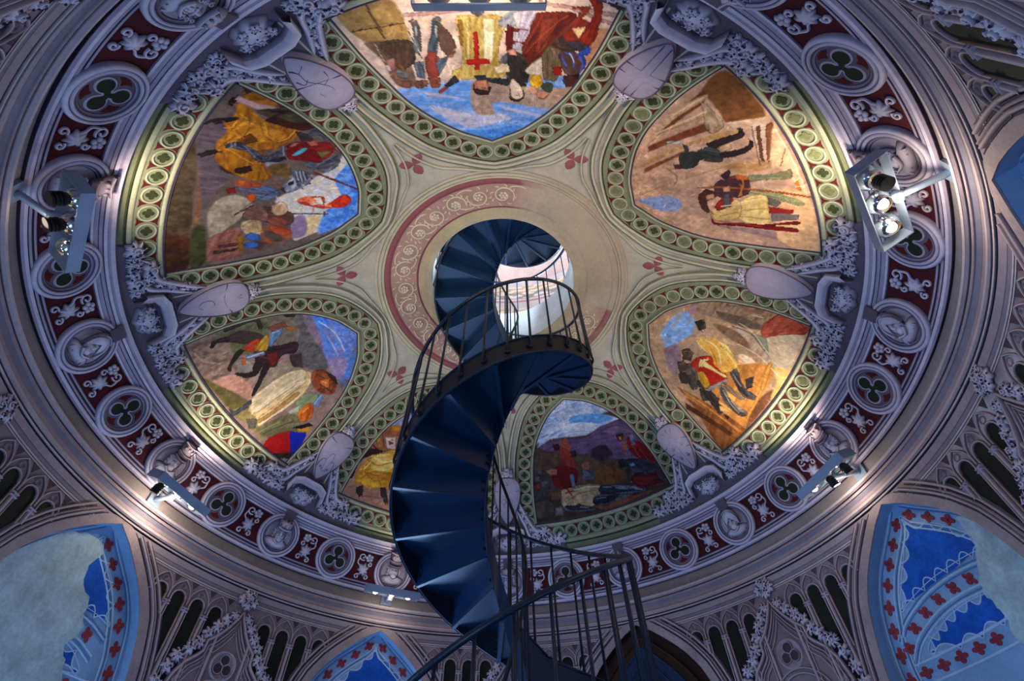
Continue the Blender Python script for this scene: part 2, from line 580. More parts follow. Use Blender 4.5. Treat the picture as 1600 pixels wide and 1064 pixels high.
for i in range(nz):
    z = RIM + (UT - RIM) * i / (nz - 1)
    rows.append([ctr(.9, z, 2 * pi * j / na) for j in range(na)])
    for j in range(na):
        b_ = i % 28
        if b_ < 5: c = pk[1] if b_ in (0, 1, 4) else pk[3]
        elif b_ < 12: c = pk[2] if (sin(j * .52) * cos(i * .9) + .4 * sin(j * 1.3 + i)) > .1 else srgb(150, 140, 130)
        elif b_ < 20: c = pk[4] if ((j + i // 2) % 12 < 5) ^ (i % 4 < 2) else pk[2]
        else: c = pk[0] if b_ % 2 else pk[3]
        cc.append(c)
mb.grid(rows, True); mb.c = cc
tag(mb.build('wall_upper', M['paint']), kind='structure')
mb = MB()
mb.grid([[ctr(r, z, 2 * pi * j / 72) for j in range(72)] for r, z in ((.9, UT), (.6, UT + .25), (.001, UT + .34))], True)
mb.c = [c for c in (pk[0], pk[2], pk[3]) for j in range(72)]
tag(mb.build('ceiling_upper', M['paint'], smooth=True), kind='structure')
# ================================================================== DOME ORNAMENT
PIC = [(.532, 0), (.545, 3.2), (.57, 8), (.61, 12), (.65, 14.6), (.70, 16.5), (.76, 17.5), (.82, 18), (.897, 17.9)]
QUA = [(.493, 0), (.500, 4.2), (.52, 8.4), (.55, 12.2), (.59, 15.4), (.63, 17.4), (.67, 18.8), (.71, 19.8), (.75, 20.3), (.79, 20.5), (.83, 20.3), (.90, 20.0)]
OUT = [(.462, 0), (.472, 5), (.49, 9.5), (.52, 14.4), (.556, 17.9), (.60, 20.2), (.65, 21.7), (.70, 22.7), (.75, 23.1), (.80, 23.1), (.85, 22.9), (.93, 22.4)]
OU2 = [(.443, 0), (.452, 5.5), (.472, 11), (.505, 17), (.55, 20.9), (.60, 23.0), (.65, 24.2), (.70, 24.9), (.76, 25.1), (.82, 25.0)]
OU3 = [(.430, 0), (.437, 6), (.455, 12.5), (.480, 19), (.52, 22.8), (.56, 24.6), (.60, 25.3)]
def side(cv, sgn, per=6):
    pts = [(r * sin(rad(f)) * sgn, r * cos(rad(f))) for r, f in cv]
    if cv[0][1] == 0:      # pointed apex
        return smooth_pts(pts, per)
    return smooth_pts(pts, per)
def both(cv, per=6):
    a = side(cv, -1, per)[::-1]
    b = side(cv, 1, per)
    return a + b[1:]

# shared small pieces -------------------------------------------------
_roundel = MB(PS)
lathe2(_roundel, [(.0236, 0), (.0230, .0022), (.0205, .0026), (.0186, .0018), (.0180, .0003)], 20, flat, cols=[PS[0], PS[1], PS[2], PS[1], PS[0]])
ME_roundel = _roundel.mesh('roundel', M['paint'], True)
_q = MB()
plate(_q, [(.0128 * (.52 + .48 * abs(cos(2 * a)) ** .55) * cos(a), .0128 * (.52 + .48 * abs(cos(2 * a)) ** .55) * sin(a)) for a in [2 * pi * i / 40 for i in range(40)]], flat, .0012, .0012)
ME_quatrefoil = _q.mesh('quatrefoil', M['olive'])
ME_quatrefoil_faded = _q.mesh('quatrefoil', M['olive_faded'])
_t = MB()
plate(_t, [(-.0125, .0075), (-.0042, .0), (0, -.0115), (.0042, .0), (.0125, .0075), (0, .0055)], flat, .0012, .0012)
ME_gusset = _t.mesh('gusset', M['crimson'])
_p = MB()
for a in (pi / 2, pi / 2 + 2 * pi / 3, pi / 2 - 2 * pi / 3):
    pts = [(0, 0), (.010, .010), (.013, .020), (.008, .031), (0, .037), (-.008, .031), (-.013, .020), (-.010, .010)]
    R_ = [(x * cos(a - pi / 2) - y * sin(a - pi / 2), x * sin(a - pi / 2) + y * cos(a - pi / 2)) for x, y in pts]
    fan(_p, R_, flat, .0028, .001)
ME_petals = _p.mesh('petal', M['rose'], True)

def along(pts, fn3, step, start=0.0):
    """points spaced by step (in units of S, measured on the surface) along 2-D pts; returns (x,y,dx,dy)"""
    out = []
    P3 = [fn3(*p) for p in pts]
    acc, nxt = 0.0, start
    for i in range(len(pts) - 1):
        L = (P3[i + 1] - P3[i]).length / S
        while nxt <= acc + L + 1e-9:
            t = (nxt - acc) / L if L else 0
            x = pts[i][0] + (pts[i + 1][0] - pts[i][0]) * t
            y = pts[i][1] + (pts[i + 1][1] - pts[i][1]) * t
            out.append((x, y, pts[i + 1][0] - pts[i][0], pts[i + 1][1] - pts[i][1]))
            nxt += step
        acc += L
    return out
def spot(x, y, th, h=0.0, ang=0.0):
    Mf = frame(dome, math.hypot(x, y), th + math.atan2(x, y), True)
    Mf = Mf @ Matrix.Translation((0, 0, h * S)) @ Matrix.Rotation(ang, 4, 'Z')
    return Mf

MURAL_LABELS = {
    7: 'pointed fresco of a figure in a yellow tunic with a red cross beneath blue sky',
    -5: 'pointed fresco of knights and a horse in golden cloth with a red banner',
    -3: 'pointed fresco of a galloping dark horse and long pale cloak, left of the staircase',
    -1: 'pointed fresco of a horse in yellow trappings half hidden behind the staircase',
    1: 'pointed dark fresco of a fallen figure in white lying before purple hills',
    3: 'worn pointed fresco of figures with a red cross banner above wooden beams',
    5: 'pointed fresco of two figures beside columns, one in yellow with a red cloak'}
murals = {}
QSTEP = .0477
for k in (-5, -3, -1, 1, 3, 5, 7):
    th = PH + k * pi / 7
    mu = empty('mural', frame(dome, .78, th, True))
    tag(mu, MURAL_LABELS[k], 'fresco', 'frescoes of the dome')
    murals[k] = mu
    # ground of the border, between picture and outer moulding
    a, b = both(PIC, 8), both(OUT, 8)
    n = 120
    def resample(pts, n):
        d = [0]
        for i in range(1, len(pts)): d.append(d[-1] + math.hypot(pts[i][0] - pts[i - 1][0], pts[i][1] - pts[i - 1][1]))
        xs = [p[0] for p in pts]; ys = [p[1] for p in pts]
        return [(interp(d[-1] * i / n, d, xs), interp(d[-1] * i / n, d, ys)) for i in range(n + 1)]
    a, b = resample(a, n), resample(b, n)
    mb = MB()
    mb.grid([[plan(*p, th, .0008) for p in a], [plan((p[0] + q[0]) / 2, (p[1] + q[1]) / 2, th, .0008) for p, q in zip(a, b)], [plan(*p, th, .0008) for p in b]])
    wobj('border_ground', mb, M['sage'], mu)
    mb = MB()
    ff = np.linspace(-18.5, 18.5, 50)
    mb.grid([[dome(r, th + rad(f), .0009) for f in ff] for r in (.897, .91, .925, .945)])
    wobj('border_foot', mb, M['sage'], mu)
    # roundels with quatrefoils, gussets between them
    inv = mu.matrix_basis.inverted()
    def put(x, y, dx, dy, gus=True):
        # direction of travel in the local frame
        Mf = spot(x, y, th, .0010)
        tang = (plan(x + dx * .01, y + dy * .01, th) - plan(x, y, th))
        lx_ = Mf.to_3x3().transposed() @ tang
        ang = math.atan2(lx_.y, lx_.x)
        Mr = spot(x, y, th, .0010, ang)
        ro = obj('roundel', ME_roundel, mu, inv @ Mr)
        worn_q = (k == 5 and x < .06 or k == 3 and x > .06) and random.random() < .6 or k in (3, 5) and random.random() < .25
        q_ = obj('quatrefoil', ME_quatrefoil_faded if worn_q else ME_quatrefoil, ro, Matrix.Rotation(random.uniform(-.12, .12) + pi / 4 * 0, 4, 'Z'))
        if gus:
            for s in (1, -1):
                G = Mr @ Matrix.Translation((QSTEP / 2 * S, s * .0165 * S, 0)) @ Matrix.Rotation(0 if s > 0 else pi, 4, 'Z')
                obj('gusset', ME_gusset, mu, inv @ G)
    for sgn in (-1, 1):
        pts = side(QUA, sgn, 8)
        for x, y, dx, dy in along(pts, lambda X, Y: plan(X, Y, th), QSTEP, QSTEP / 2):
            put(x, y, dx, dy)
    for i in range(-5, 6):
        f = rad(3.2 * i)
        put(.923 * sin(f), .923 * cos(f), cos(f), -sin(f), True)
    # mouldings
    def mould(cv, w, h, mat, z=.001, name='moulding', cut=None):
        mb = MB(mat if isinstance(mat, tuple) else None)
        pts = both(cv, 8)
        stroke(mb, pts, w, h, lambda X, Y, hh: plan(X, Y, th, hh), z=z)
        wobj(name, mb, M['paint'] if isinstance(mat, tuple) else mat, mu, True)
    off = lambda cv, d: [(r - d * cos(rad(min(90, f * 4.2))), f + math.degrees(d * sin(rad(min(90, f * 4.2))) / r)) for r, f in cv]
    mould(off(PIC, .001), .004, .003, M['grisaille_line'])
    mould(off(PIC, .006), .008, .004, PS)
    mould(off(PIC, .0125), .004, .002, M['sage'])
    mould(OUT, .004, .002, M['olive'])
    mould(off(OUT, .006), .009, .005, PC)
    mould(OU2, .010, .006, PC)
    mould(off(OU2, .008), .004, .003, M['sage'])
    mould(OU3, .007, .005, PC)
    # foot of the picture
    for r, w, h, m_ in ((.898, .003, .002, 'grisaille_line'), (.903, .007, .003, 'sage_light'), (.944, .007, .003, 'sage_light'), (.950, .003, .002, 'olive')):
        mb = MB()
        stroke(mb, [(r * sin(rad(f)), r * cos(rad(f))) for f in np.linspace(-19, 19, 44)], w, h, lambda X, Y, hh: plan(X, Y, th, hh), z=.001)
        wobj('moulding', mb, M[m_], mu, True)

# rose petals in the spandrels towards the crown (parts of the ceiling)
for k in (-6, -4, -2, 0, 2, 4, 6):
    th = PH + k * pi / 7
    Mf = frame(dome, .522, th, True) @ Matrix.Translation((0, 0, .001 * S)) @ Matrix.Diagonal((1.15, 1.15, 1, 1))
    o = obj('petal_ornament', ME_petals, ceiling, Mf)
    tag(o, 'rose red three-petalled ornament')

# ---- mouldings and scroll band around the opening
def worn(t, r):
    """1 where the painted band is gone"""
    d = (math.degrees(t)) % 360
    w = np.clip((d - 8) / 14, 0, 1) * np.clip((172 - d) / 14, 0, 1)
    if 46 < d < 78 and r > .35: w = min(w, .25)
    return float(np.clip(w + (fbm(t * 12, r * 60) - .5) * .9 * (1 if 0 < w < 1 else .0), 0, 1))
rose = srgb(150, 86, 88); rosed = srgb(132, 74, 80); crm = srgb(200, 190, 160); crd = srgb(140, 132, 104); sand = srgb(186, 168, 130)
prof = bands([(.268, .296, .0004, .0004, sand), (.296, .302, .001, .002, rosed), (.302, .385, .0008, .0008, srgb(176, 140, 124)), (.385, .392, .002, .002, rosed), (.392, .404, .0016, .0016, rose),
              (.404, .406, .0005, .0005, crd), (.406, .413, .003, .004, crm), (.413, .415, .002, .002, crd), (.415, .424, .004, .005, crm), (.424, .426, .002, .001, crd), (.426, .434, .002, .003, crm)])
n = 300
mb = MB()
beig = srgb(184, 166, 142)
rows, cc = [], []
for r, h, c in prof:
    rows.append([dome(r, 2 * pi * i / n, h) for i in range(n)])
    for i in range(n):
        w = worn(2 * pi * i / n, r)
        cc.append(mixc(c, beig, w * (1 if r < .406 else .8)))
mb.grid(rows, True); mb.c = cc
tag(mb.build('trim_3', M['paint']), kind='structure')
# scroll units
_s = MB((srgb(150,108,98), srgb(200,182,150), srgb(226,212,180)))
stroke(_s, spiral(0, 0, .036, .010, 2.6, 1.25, 26), .0075, .004, flat)
stroke(_s, smooth_pts([(-.075, -.022), (-.05, -.034), (-.022, -.03), (-.03, .0)]), .007, .004, flat, taper=True)
for a in np.linspace(.4, 5.9, 8):
    stroke(_s, [(.030 * cos(a), .030 * sin(a)), (.038 * cos(a + .12), .038 * sin(a + .12)), (.043 * cos(a + .34), .043 * sin(a + .34))], .008, .003, flat, taper=True)
ME_rinceau = _s.mesh('rinceau', M['paint'], True)
_s = MB((srgb(150,108,98), srgb(200,182,150), srgb(226,212,180)))
for a in [2 * pi * i / 6 for i in range(6)]:
    fan(_s, disc_pts(.010 * cos(a), .010 * sin(a), .0065, 9), flat, .0045, .001)
fan(_s, disc_pts(0, 0, .006, 10), flat, .006, .002)
ME_rosette = _s.mesh('rosette', M['paint'], True)
i = 0
for d in list(range(178, 372, 13)) + [52, 65]:
    t = rad(d)
    Mf = frame(dome, .343, t, True) @ Matrix.Translation((0, 0, .001 * S)) @ Matrix.Rotation((pi if i % 2 else 0), 4, 'X' if False else 'Z')
    o = obj('scroll_leaf', ME_rinceau, ceiling, Mf)
    obj('rosette', ME_rosette, o)
    i += 1

# ================================================================== SHIELDS WITH FOLIAGE
# acanthus pieces, shared
def leaf_mesh(name, seed, lobes=7, curl=True):
    """acanthus tuft: lobed body, bright lobes, dark eyelets between them, a curled tip"""
    R_ = random.Random(seed)
    m_ = MB(PG)
    pts = []
    N_ = lobes * 6
    for i in range(N_):
        a = 2 * pi * i / N_
        rr = .0215 * (1 + .20 * cos(lobes * a) + .12 * cos(a + seed))
        pts.append((rr * cos(a), rr * sin(a) * .9))
    fan(m_, pts, flat, .009, .001)
    for i in range(lobes):
        a = 2 * pi * i / lobes
        m_.pal = PGL
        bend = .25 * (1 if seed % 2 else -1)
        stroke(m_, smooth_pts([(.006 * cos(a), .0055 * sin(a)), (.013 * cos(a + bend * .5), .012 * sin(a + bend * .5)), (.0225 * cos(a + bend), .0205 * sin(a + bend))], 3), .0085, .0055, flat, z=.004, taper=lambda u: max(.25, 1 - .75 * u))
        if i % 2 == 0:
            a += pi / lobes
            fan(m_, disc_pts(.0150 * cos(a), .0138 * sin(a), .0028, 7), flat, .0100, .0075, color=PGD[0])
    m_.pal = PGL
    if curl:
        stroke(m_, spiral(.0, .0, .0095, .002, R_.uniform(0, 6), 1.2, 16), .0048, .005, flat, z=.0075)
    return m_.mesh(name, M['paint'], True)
LEAVES = [leaf_mesh('leaf', 1, 7), leaf_mesh('leaf', 2, 6), leaf_mesh('leaf', 3, 8), leaf_mesh('leaf', 5, 5)]
_h = MB()
fan(_h, disc_pts(0, 0, .0042, 9, .0034), flat, .0145, .0125)
ME_hole = _h.mesh('eyelet', M['grisaille_line'])
SH = [(0, .762), (.022, .763), (.042, .772), (.052, .79), (.053, .812), (.046, .838), (.030, .866), (.012, .886), (0, .893)]
def shield_outline():
    a = smooth_pts(SH, 4)
    return a + [(-x, y) for x, y in a[::-1][1:-1]]
SIL = [(0, .84), (.03, .838), (.055, .845), (.075, .868), (.095, .886), (.115, .896), (.14, .889), (.165, .893), (.185, .908), (.21, .912), (.232, .926), (.236, .94)]
SHIELD_LABELS = {
    -6: 'grey painted shield with a rampant beast, upper left between two frescoes',
    -4: 'grey painted shield with a crescent and a star at the left rib',
    -2: 'grey painted shield with small hills and letters, left of the staircase',
    0: 'grey painted shield with a tree and a star, behind the inner handrail',
    2: 'grey painted shield quartered by a cross of small charges, right of the staircase',
    4: 'faded blank grey shield on the worn right rib',
    6: 'grey painted shield with a plain broad cross, upper right between two frescoes'}
for k in (-6, -4, -2, 0, 2, 4, 6):
    th = PH + k * pi / 7
    sh = empty('coat_of_arms', frame(dome, .83, th, True))
    tag(sh, SHIELD_LABELS[k], 'coat of arms', 'painted shields on the dome ribs')
    fn = lambda X, Y, h: plan(X, Y, th, h)
    # backing ground of the foliage
    mb = MB()
    xs = np.linspace(-.236, .236, 61)
    rows = []
    for x in xs:
        yt = interp(abs(x), [p[0] for p in SIL], [p[1] for p in SIL]) + .004 * sin(abs(x) * 190)
        yb = math.sqrt(.9605 ** 2 - x * x)
        yt = min(yt, yb - .002)
        rows.append([fn(x, yt, .0012), fn(x, yt + .15 * (yb - yt), .0045), fn(x, (yt + yb) / 2, .005), fn(x, yb, .003)])
    mb.grid(rows)
    wobj('foliage_ground', mb, M['grisaille_dark'], sh, True)
    inv = sh.matrix_basis.inverted()
    def leaf(x, y, sc, rot, v, h=.004, hole=True):
        Mf = spot(x, y, th, h, rot) @ Matrix.Scale(sc, 4)
        o = obj('leaf', LEAVES[v % 4], sh, inv @ Mf)
        if hole:
            obj('eyelet', ME_hole, o, Matrix.Translation((.006 * S * cos(rot), .007 * S, 0)))
    spots = [(.215, .935, 1.25, 3), (.192, .918, .95, 0), (.175, .938, 1.0, 1), (.148, .905, 1.15, 2), (.150, .932, .9, 0), (.122, .912, .95, 1), (.122, .940, 1.05, 3), (.098, .900, .85, 2),
             (.10, .925, .9, 0), (.078, .888, .75, 1), (.066, .868, .7, 3), (.056, .853, .55, 0), (.092, .947, .85, 2)]
    for i, (x, y, sc, v) in enumerate(spots):
        yl = math.sqrt(.952 ** 2 - x * x) - .012 * sc
        y = min(y, yl)
        for s in (-1, 1):
            leaf(s * x, y, sc * random.uniform(.9, 1.1), s * (.4 + i), v + (0 if s > 0 else 1))
    # sweeping stems
    for s in (-1, 1):
        for pts in ([(.045, .835), (.075, .872), (.115, .905), (.16, .902), (.205, .93)], [(.04, .86), (.07, .893), (.09, .92), (.12, .928), (.16, .93)]):
            mb = MB()
            mb.pal = PG
            stroke(mb, smooth_pts([(s * x, y) for x, y in pts]), .016, .010, fn, taper=True, z=.004)
            wobj('stem', mb, M['paint'], sh, True)
    # leafy mask below the bracket
    mb = MB()
    pts = [(x * (1 + .10 * cos(9 * a)), y * (1 + .10 * sin(8 * a))) for x, y, a in [(.046 * cos(a), .019 * sin(a), a) for a in np.linspace(0, 2 * pi, 40, endpoint=False)]]
    mb.pal = PG
    fan(mb, [(x, y + .9385) for x, y in pts], fn, .019, .004)
    wobj('mask_leaf', mb, M['paint'], sh, True)
    for x, y, sc in ((-.028, .931, .6), (0, .929, .7), (.028, .931, .6), (-.014, .945, .55), (.014, .945, .55)):
        leaf(x, y, sc, x * 40, 1, .014)
    # stone bracket
    mb = MB()
    pts = [(-.068, .940), (-.060, .917), (-.034, .9095), (.034, .9095), (.060, .917), (.068, .940)]
    rows = []
    for x, y in pts:
        d = Vector((x * .55, -.010)).normalized()
        ox, oy = x * .09, -.011
        rows.append([fn(x + ox, y + oy * 1.15, .004), fn(x + ox, y + oy, .022), fn(x, y, .026), fn(x - ox * .4, y + .005, .020), fn(x - ox * .4, y + .006, .004)])
    mb.grid(rows, False, [c for _ in rows for c in (PG[0], PGL[2], PGL[1], PG[1], PG[0])])
    wobj('bracket', mb, M['paint'], sh)
    for y, m_ in ((.8925, 'grisaille_dark'), (.8985, 'grisaille')):
        mb = MB()
        stroke(mb, [(-.058, y + .006), (-.03, y), (.03, y), (.058, y + .006)], .005, .008, fn, z=.004)
        wobj('bracket_moulding', mb, M[m_], sh)
    # shield
    ol = shield_outline()
    mb = MB()
    mb.pal = (PG[1], PG[1], PGL[1])
    plate(mb, ol, fn, .020, .018)
    fan(mb, ol, fn, .026, .020)
    body = wobj('shield', mb, M['paint'], sh, True)
    mb = MB()
    stroke(mb, ol + [ol[0]], .003, .002, fn, z=.0205)
    wobj('rim', mb, M['grisaille_dark'], body)
    def sline(pts, w=.0020, close=False, per=5):
        w *= .8
        def sf(X, Y, h):          # follow the domed face
            u = max(abs(X) / .053, abs(Y - .825) / .068)
            return fn(X, Y, .0205 + .006 * max(0, 1 - u) ** .7 * .75 + h)
        mb = MB()
        stroke(mb, smooth_pts(pts, per) if per > 1 else pts, w, .0016, sf)
        wobj('charge', mb, M['grisaille_line'], body)
    if k == 6:
        for s in (-1, 1):
            sline([(s * .011, .765), (s * .011, .806), (s * .051, .806)], .002, per=1)
            sline([(s * .009, .885), (s * .011, .826), (s * .049, .826)], .002, per=1)
    elif k == -4:
        sline([(-.05, .80), (0, .812), (.05, .80)])
        sline(spiral(0, .845, .014, .014, .6, .72, 12), per=1)
        for a in range(3):
            sline([(.012 * cos(a * pi / 3), .787 + .012 * sin(a * pi / 3)), (-.012 * cos(a * pi / 3), .787 - .012 * sin(a * pi / 3))], .0018, per=1)
    elif k == 0:
        sline([(-.05, .80), (0, .803), (.05, .80)])
        sline([(0, .872), (0, .838)], per=1)
        for cx, cy in ((-.014, .832), (0, .824), (.014, .832), (-.007, .84), (.007, .84)):
            sline(spiral(cx, cy, .008, .008, 0, 1.0, 10), .0018, per=1)
        for a in range(3):
            sline([(.012 * cos(a * pi / 3), .783 + .012 * sin(a * pi / 3)), (-.012 * cos(a * pi / 3), .783 - .012 * sin(a * pi / 3))], .0018, per=1)
    elif k == 2:
        sline([(-.052, .818), (0, .806), (.052, .818)])
        sline([(0, .808), (0, .885)], per=1)
        sline([(-.042, .838), (.042, .838)], per=1)
        for cx, cy in ((-.02, .826), (.02, .826), (-.014, .855), (.014, .855)):
            sline(spiral(cx, cy, .006, .002, 0, 1.5, 12), .0018, per=1)
        for s in (-1, 1):
            sline([(0, .80), (s * .012, .79), (s * .020, .776)], .002)
        sline([(0, .803), (0, .772)], .002, per=1)
    elif k == -2:
        sline([(-.045, .785), (0, .795), (.045, .785)])
        for cx, cy in ((0, .832), (-.018, .852), (.018, .852)):
            sline([(cx - .012, cy + .012), (cx - .008, cy - .006), (cx, cy - .012), (cx + .008, cy - .006), (cx + .012, cy + .012)], .002)
        for x in (-.02, -.01, .0, .01, .02):
            sline(spiral(x * .8, .868 - abs(x) * .3, .004, .001, x * 90, 1.2, 8), .0016, per=1)
    elif k == -6:
        sline([(.02, .872), (.01, .86), (.012, .842), (-.004, .826), (-.016, .806), (-.006, .792), (.012, .796), (.016, .81)], .003)
        sline([(.006, .845), (.022, .838), (.03, .85)], .002)
        sline([(-.010, .82), (-.028, .826), (-.032, .84)], .002)
        sline([(.010, .86), (-.01, .868)], .002)
        sline([(-.05, .815), (0, .83), (.05, .838)], .002)
        sline(spiral(.004, .80, .008, .002, 0, 1.3, 10), .002, per=1)
    # straps beside the shield
    for s in (-1, 1):
        mb = MB()
        mb.pal = PGL
        fan(mb, [(s * .062 + x, .872 + y) for x, y in disc_pts(0, 0, .006, 10, .012)], fn, .012, .004)
        wobj('strap_knot', mb, M['paint'], sh, True)
    # leafy boss on top of the shield
    mb = MB()
    pts = [(.030 * (1 + .12 * cos(9 * a)) * cos(a), .752 + .020 * (1 + .12 * cos(9 * a)) * sin(a)) for a in np.linspace(0, 2 * pi, 45, endpoint=False)]
    mb.pal = PG
    fan(mb, pts, fn, .020, .001)
    wobj('boss', mb, M['paint'], sh, True)
    for x, y, sc in ((0, .750, .8), (-.017, .757, .5), (.017, .757, .5), (0, .738, .5)):
        leaf(x, y, sc, x * 60, 2, .014, False)
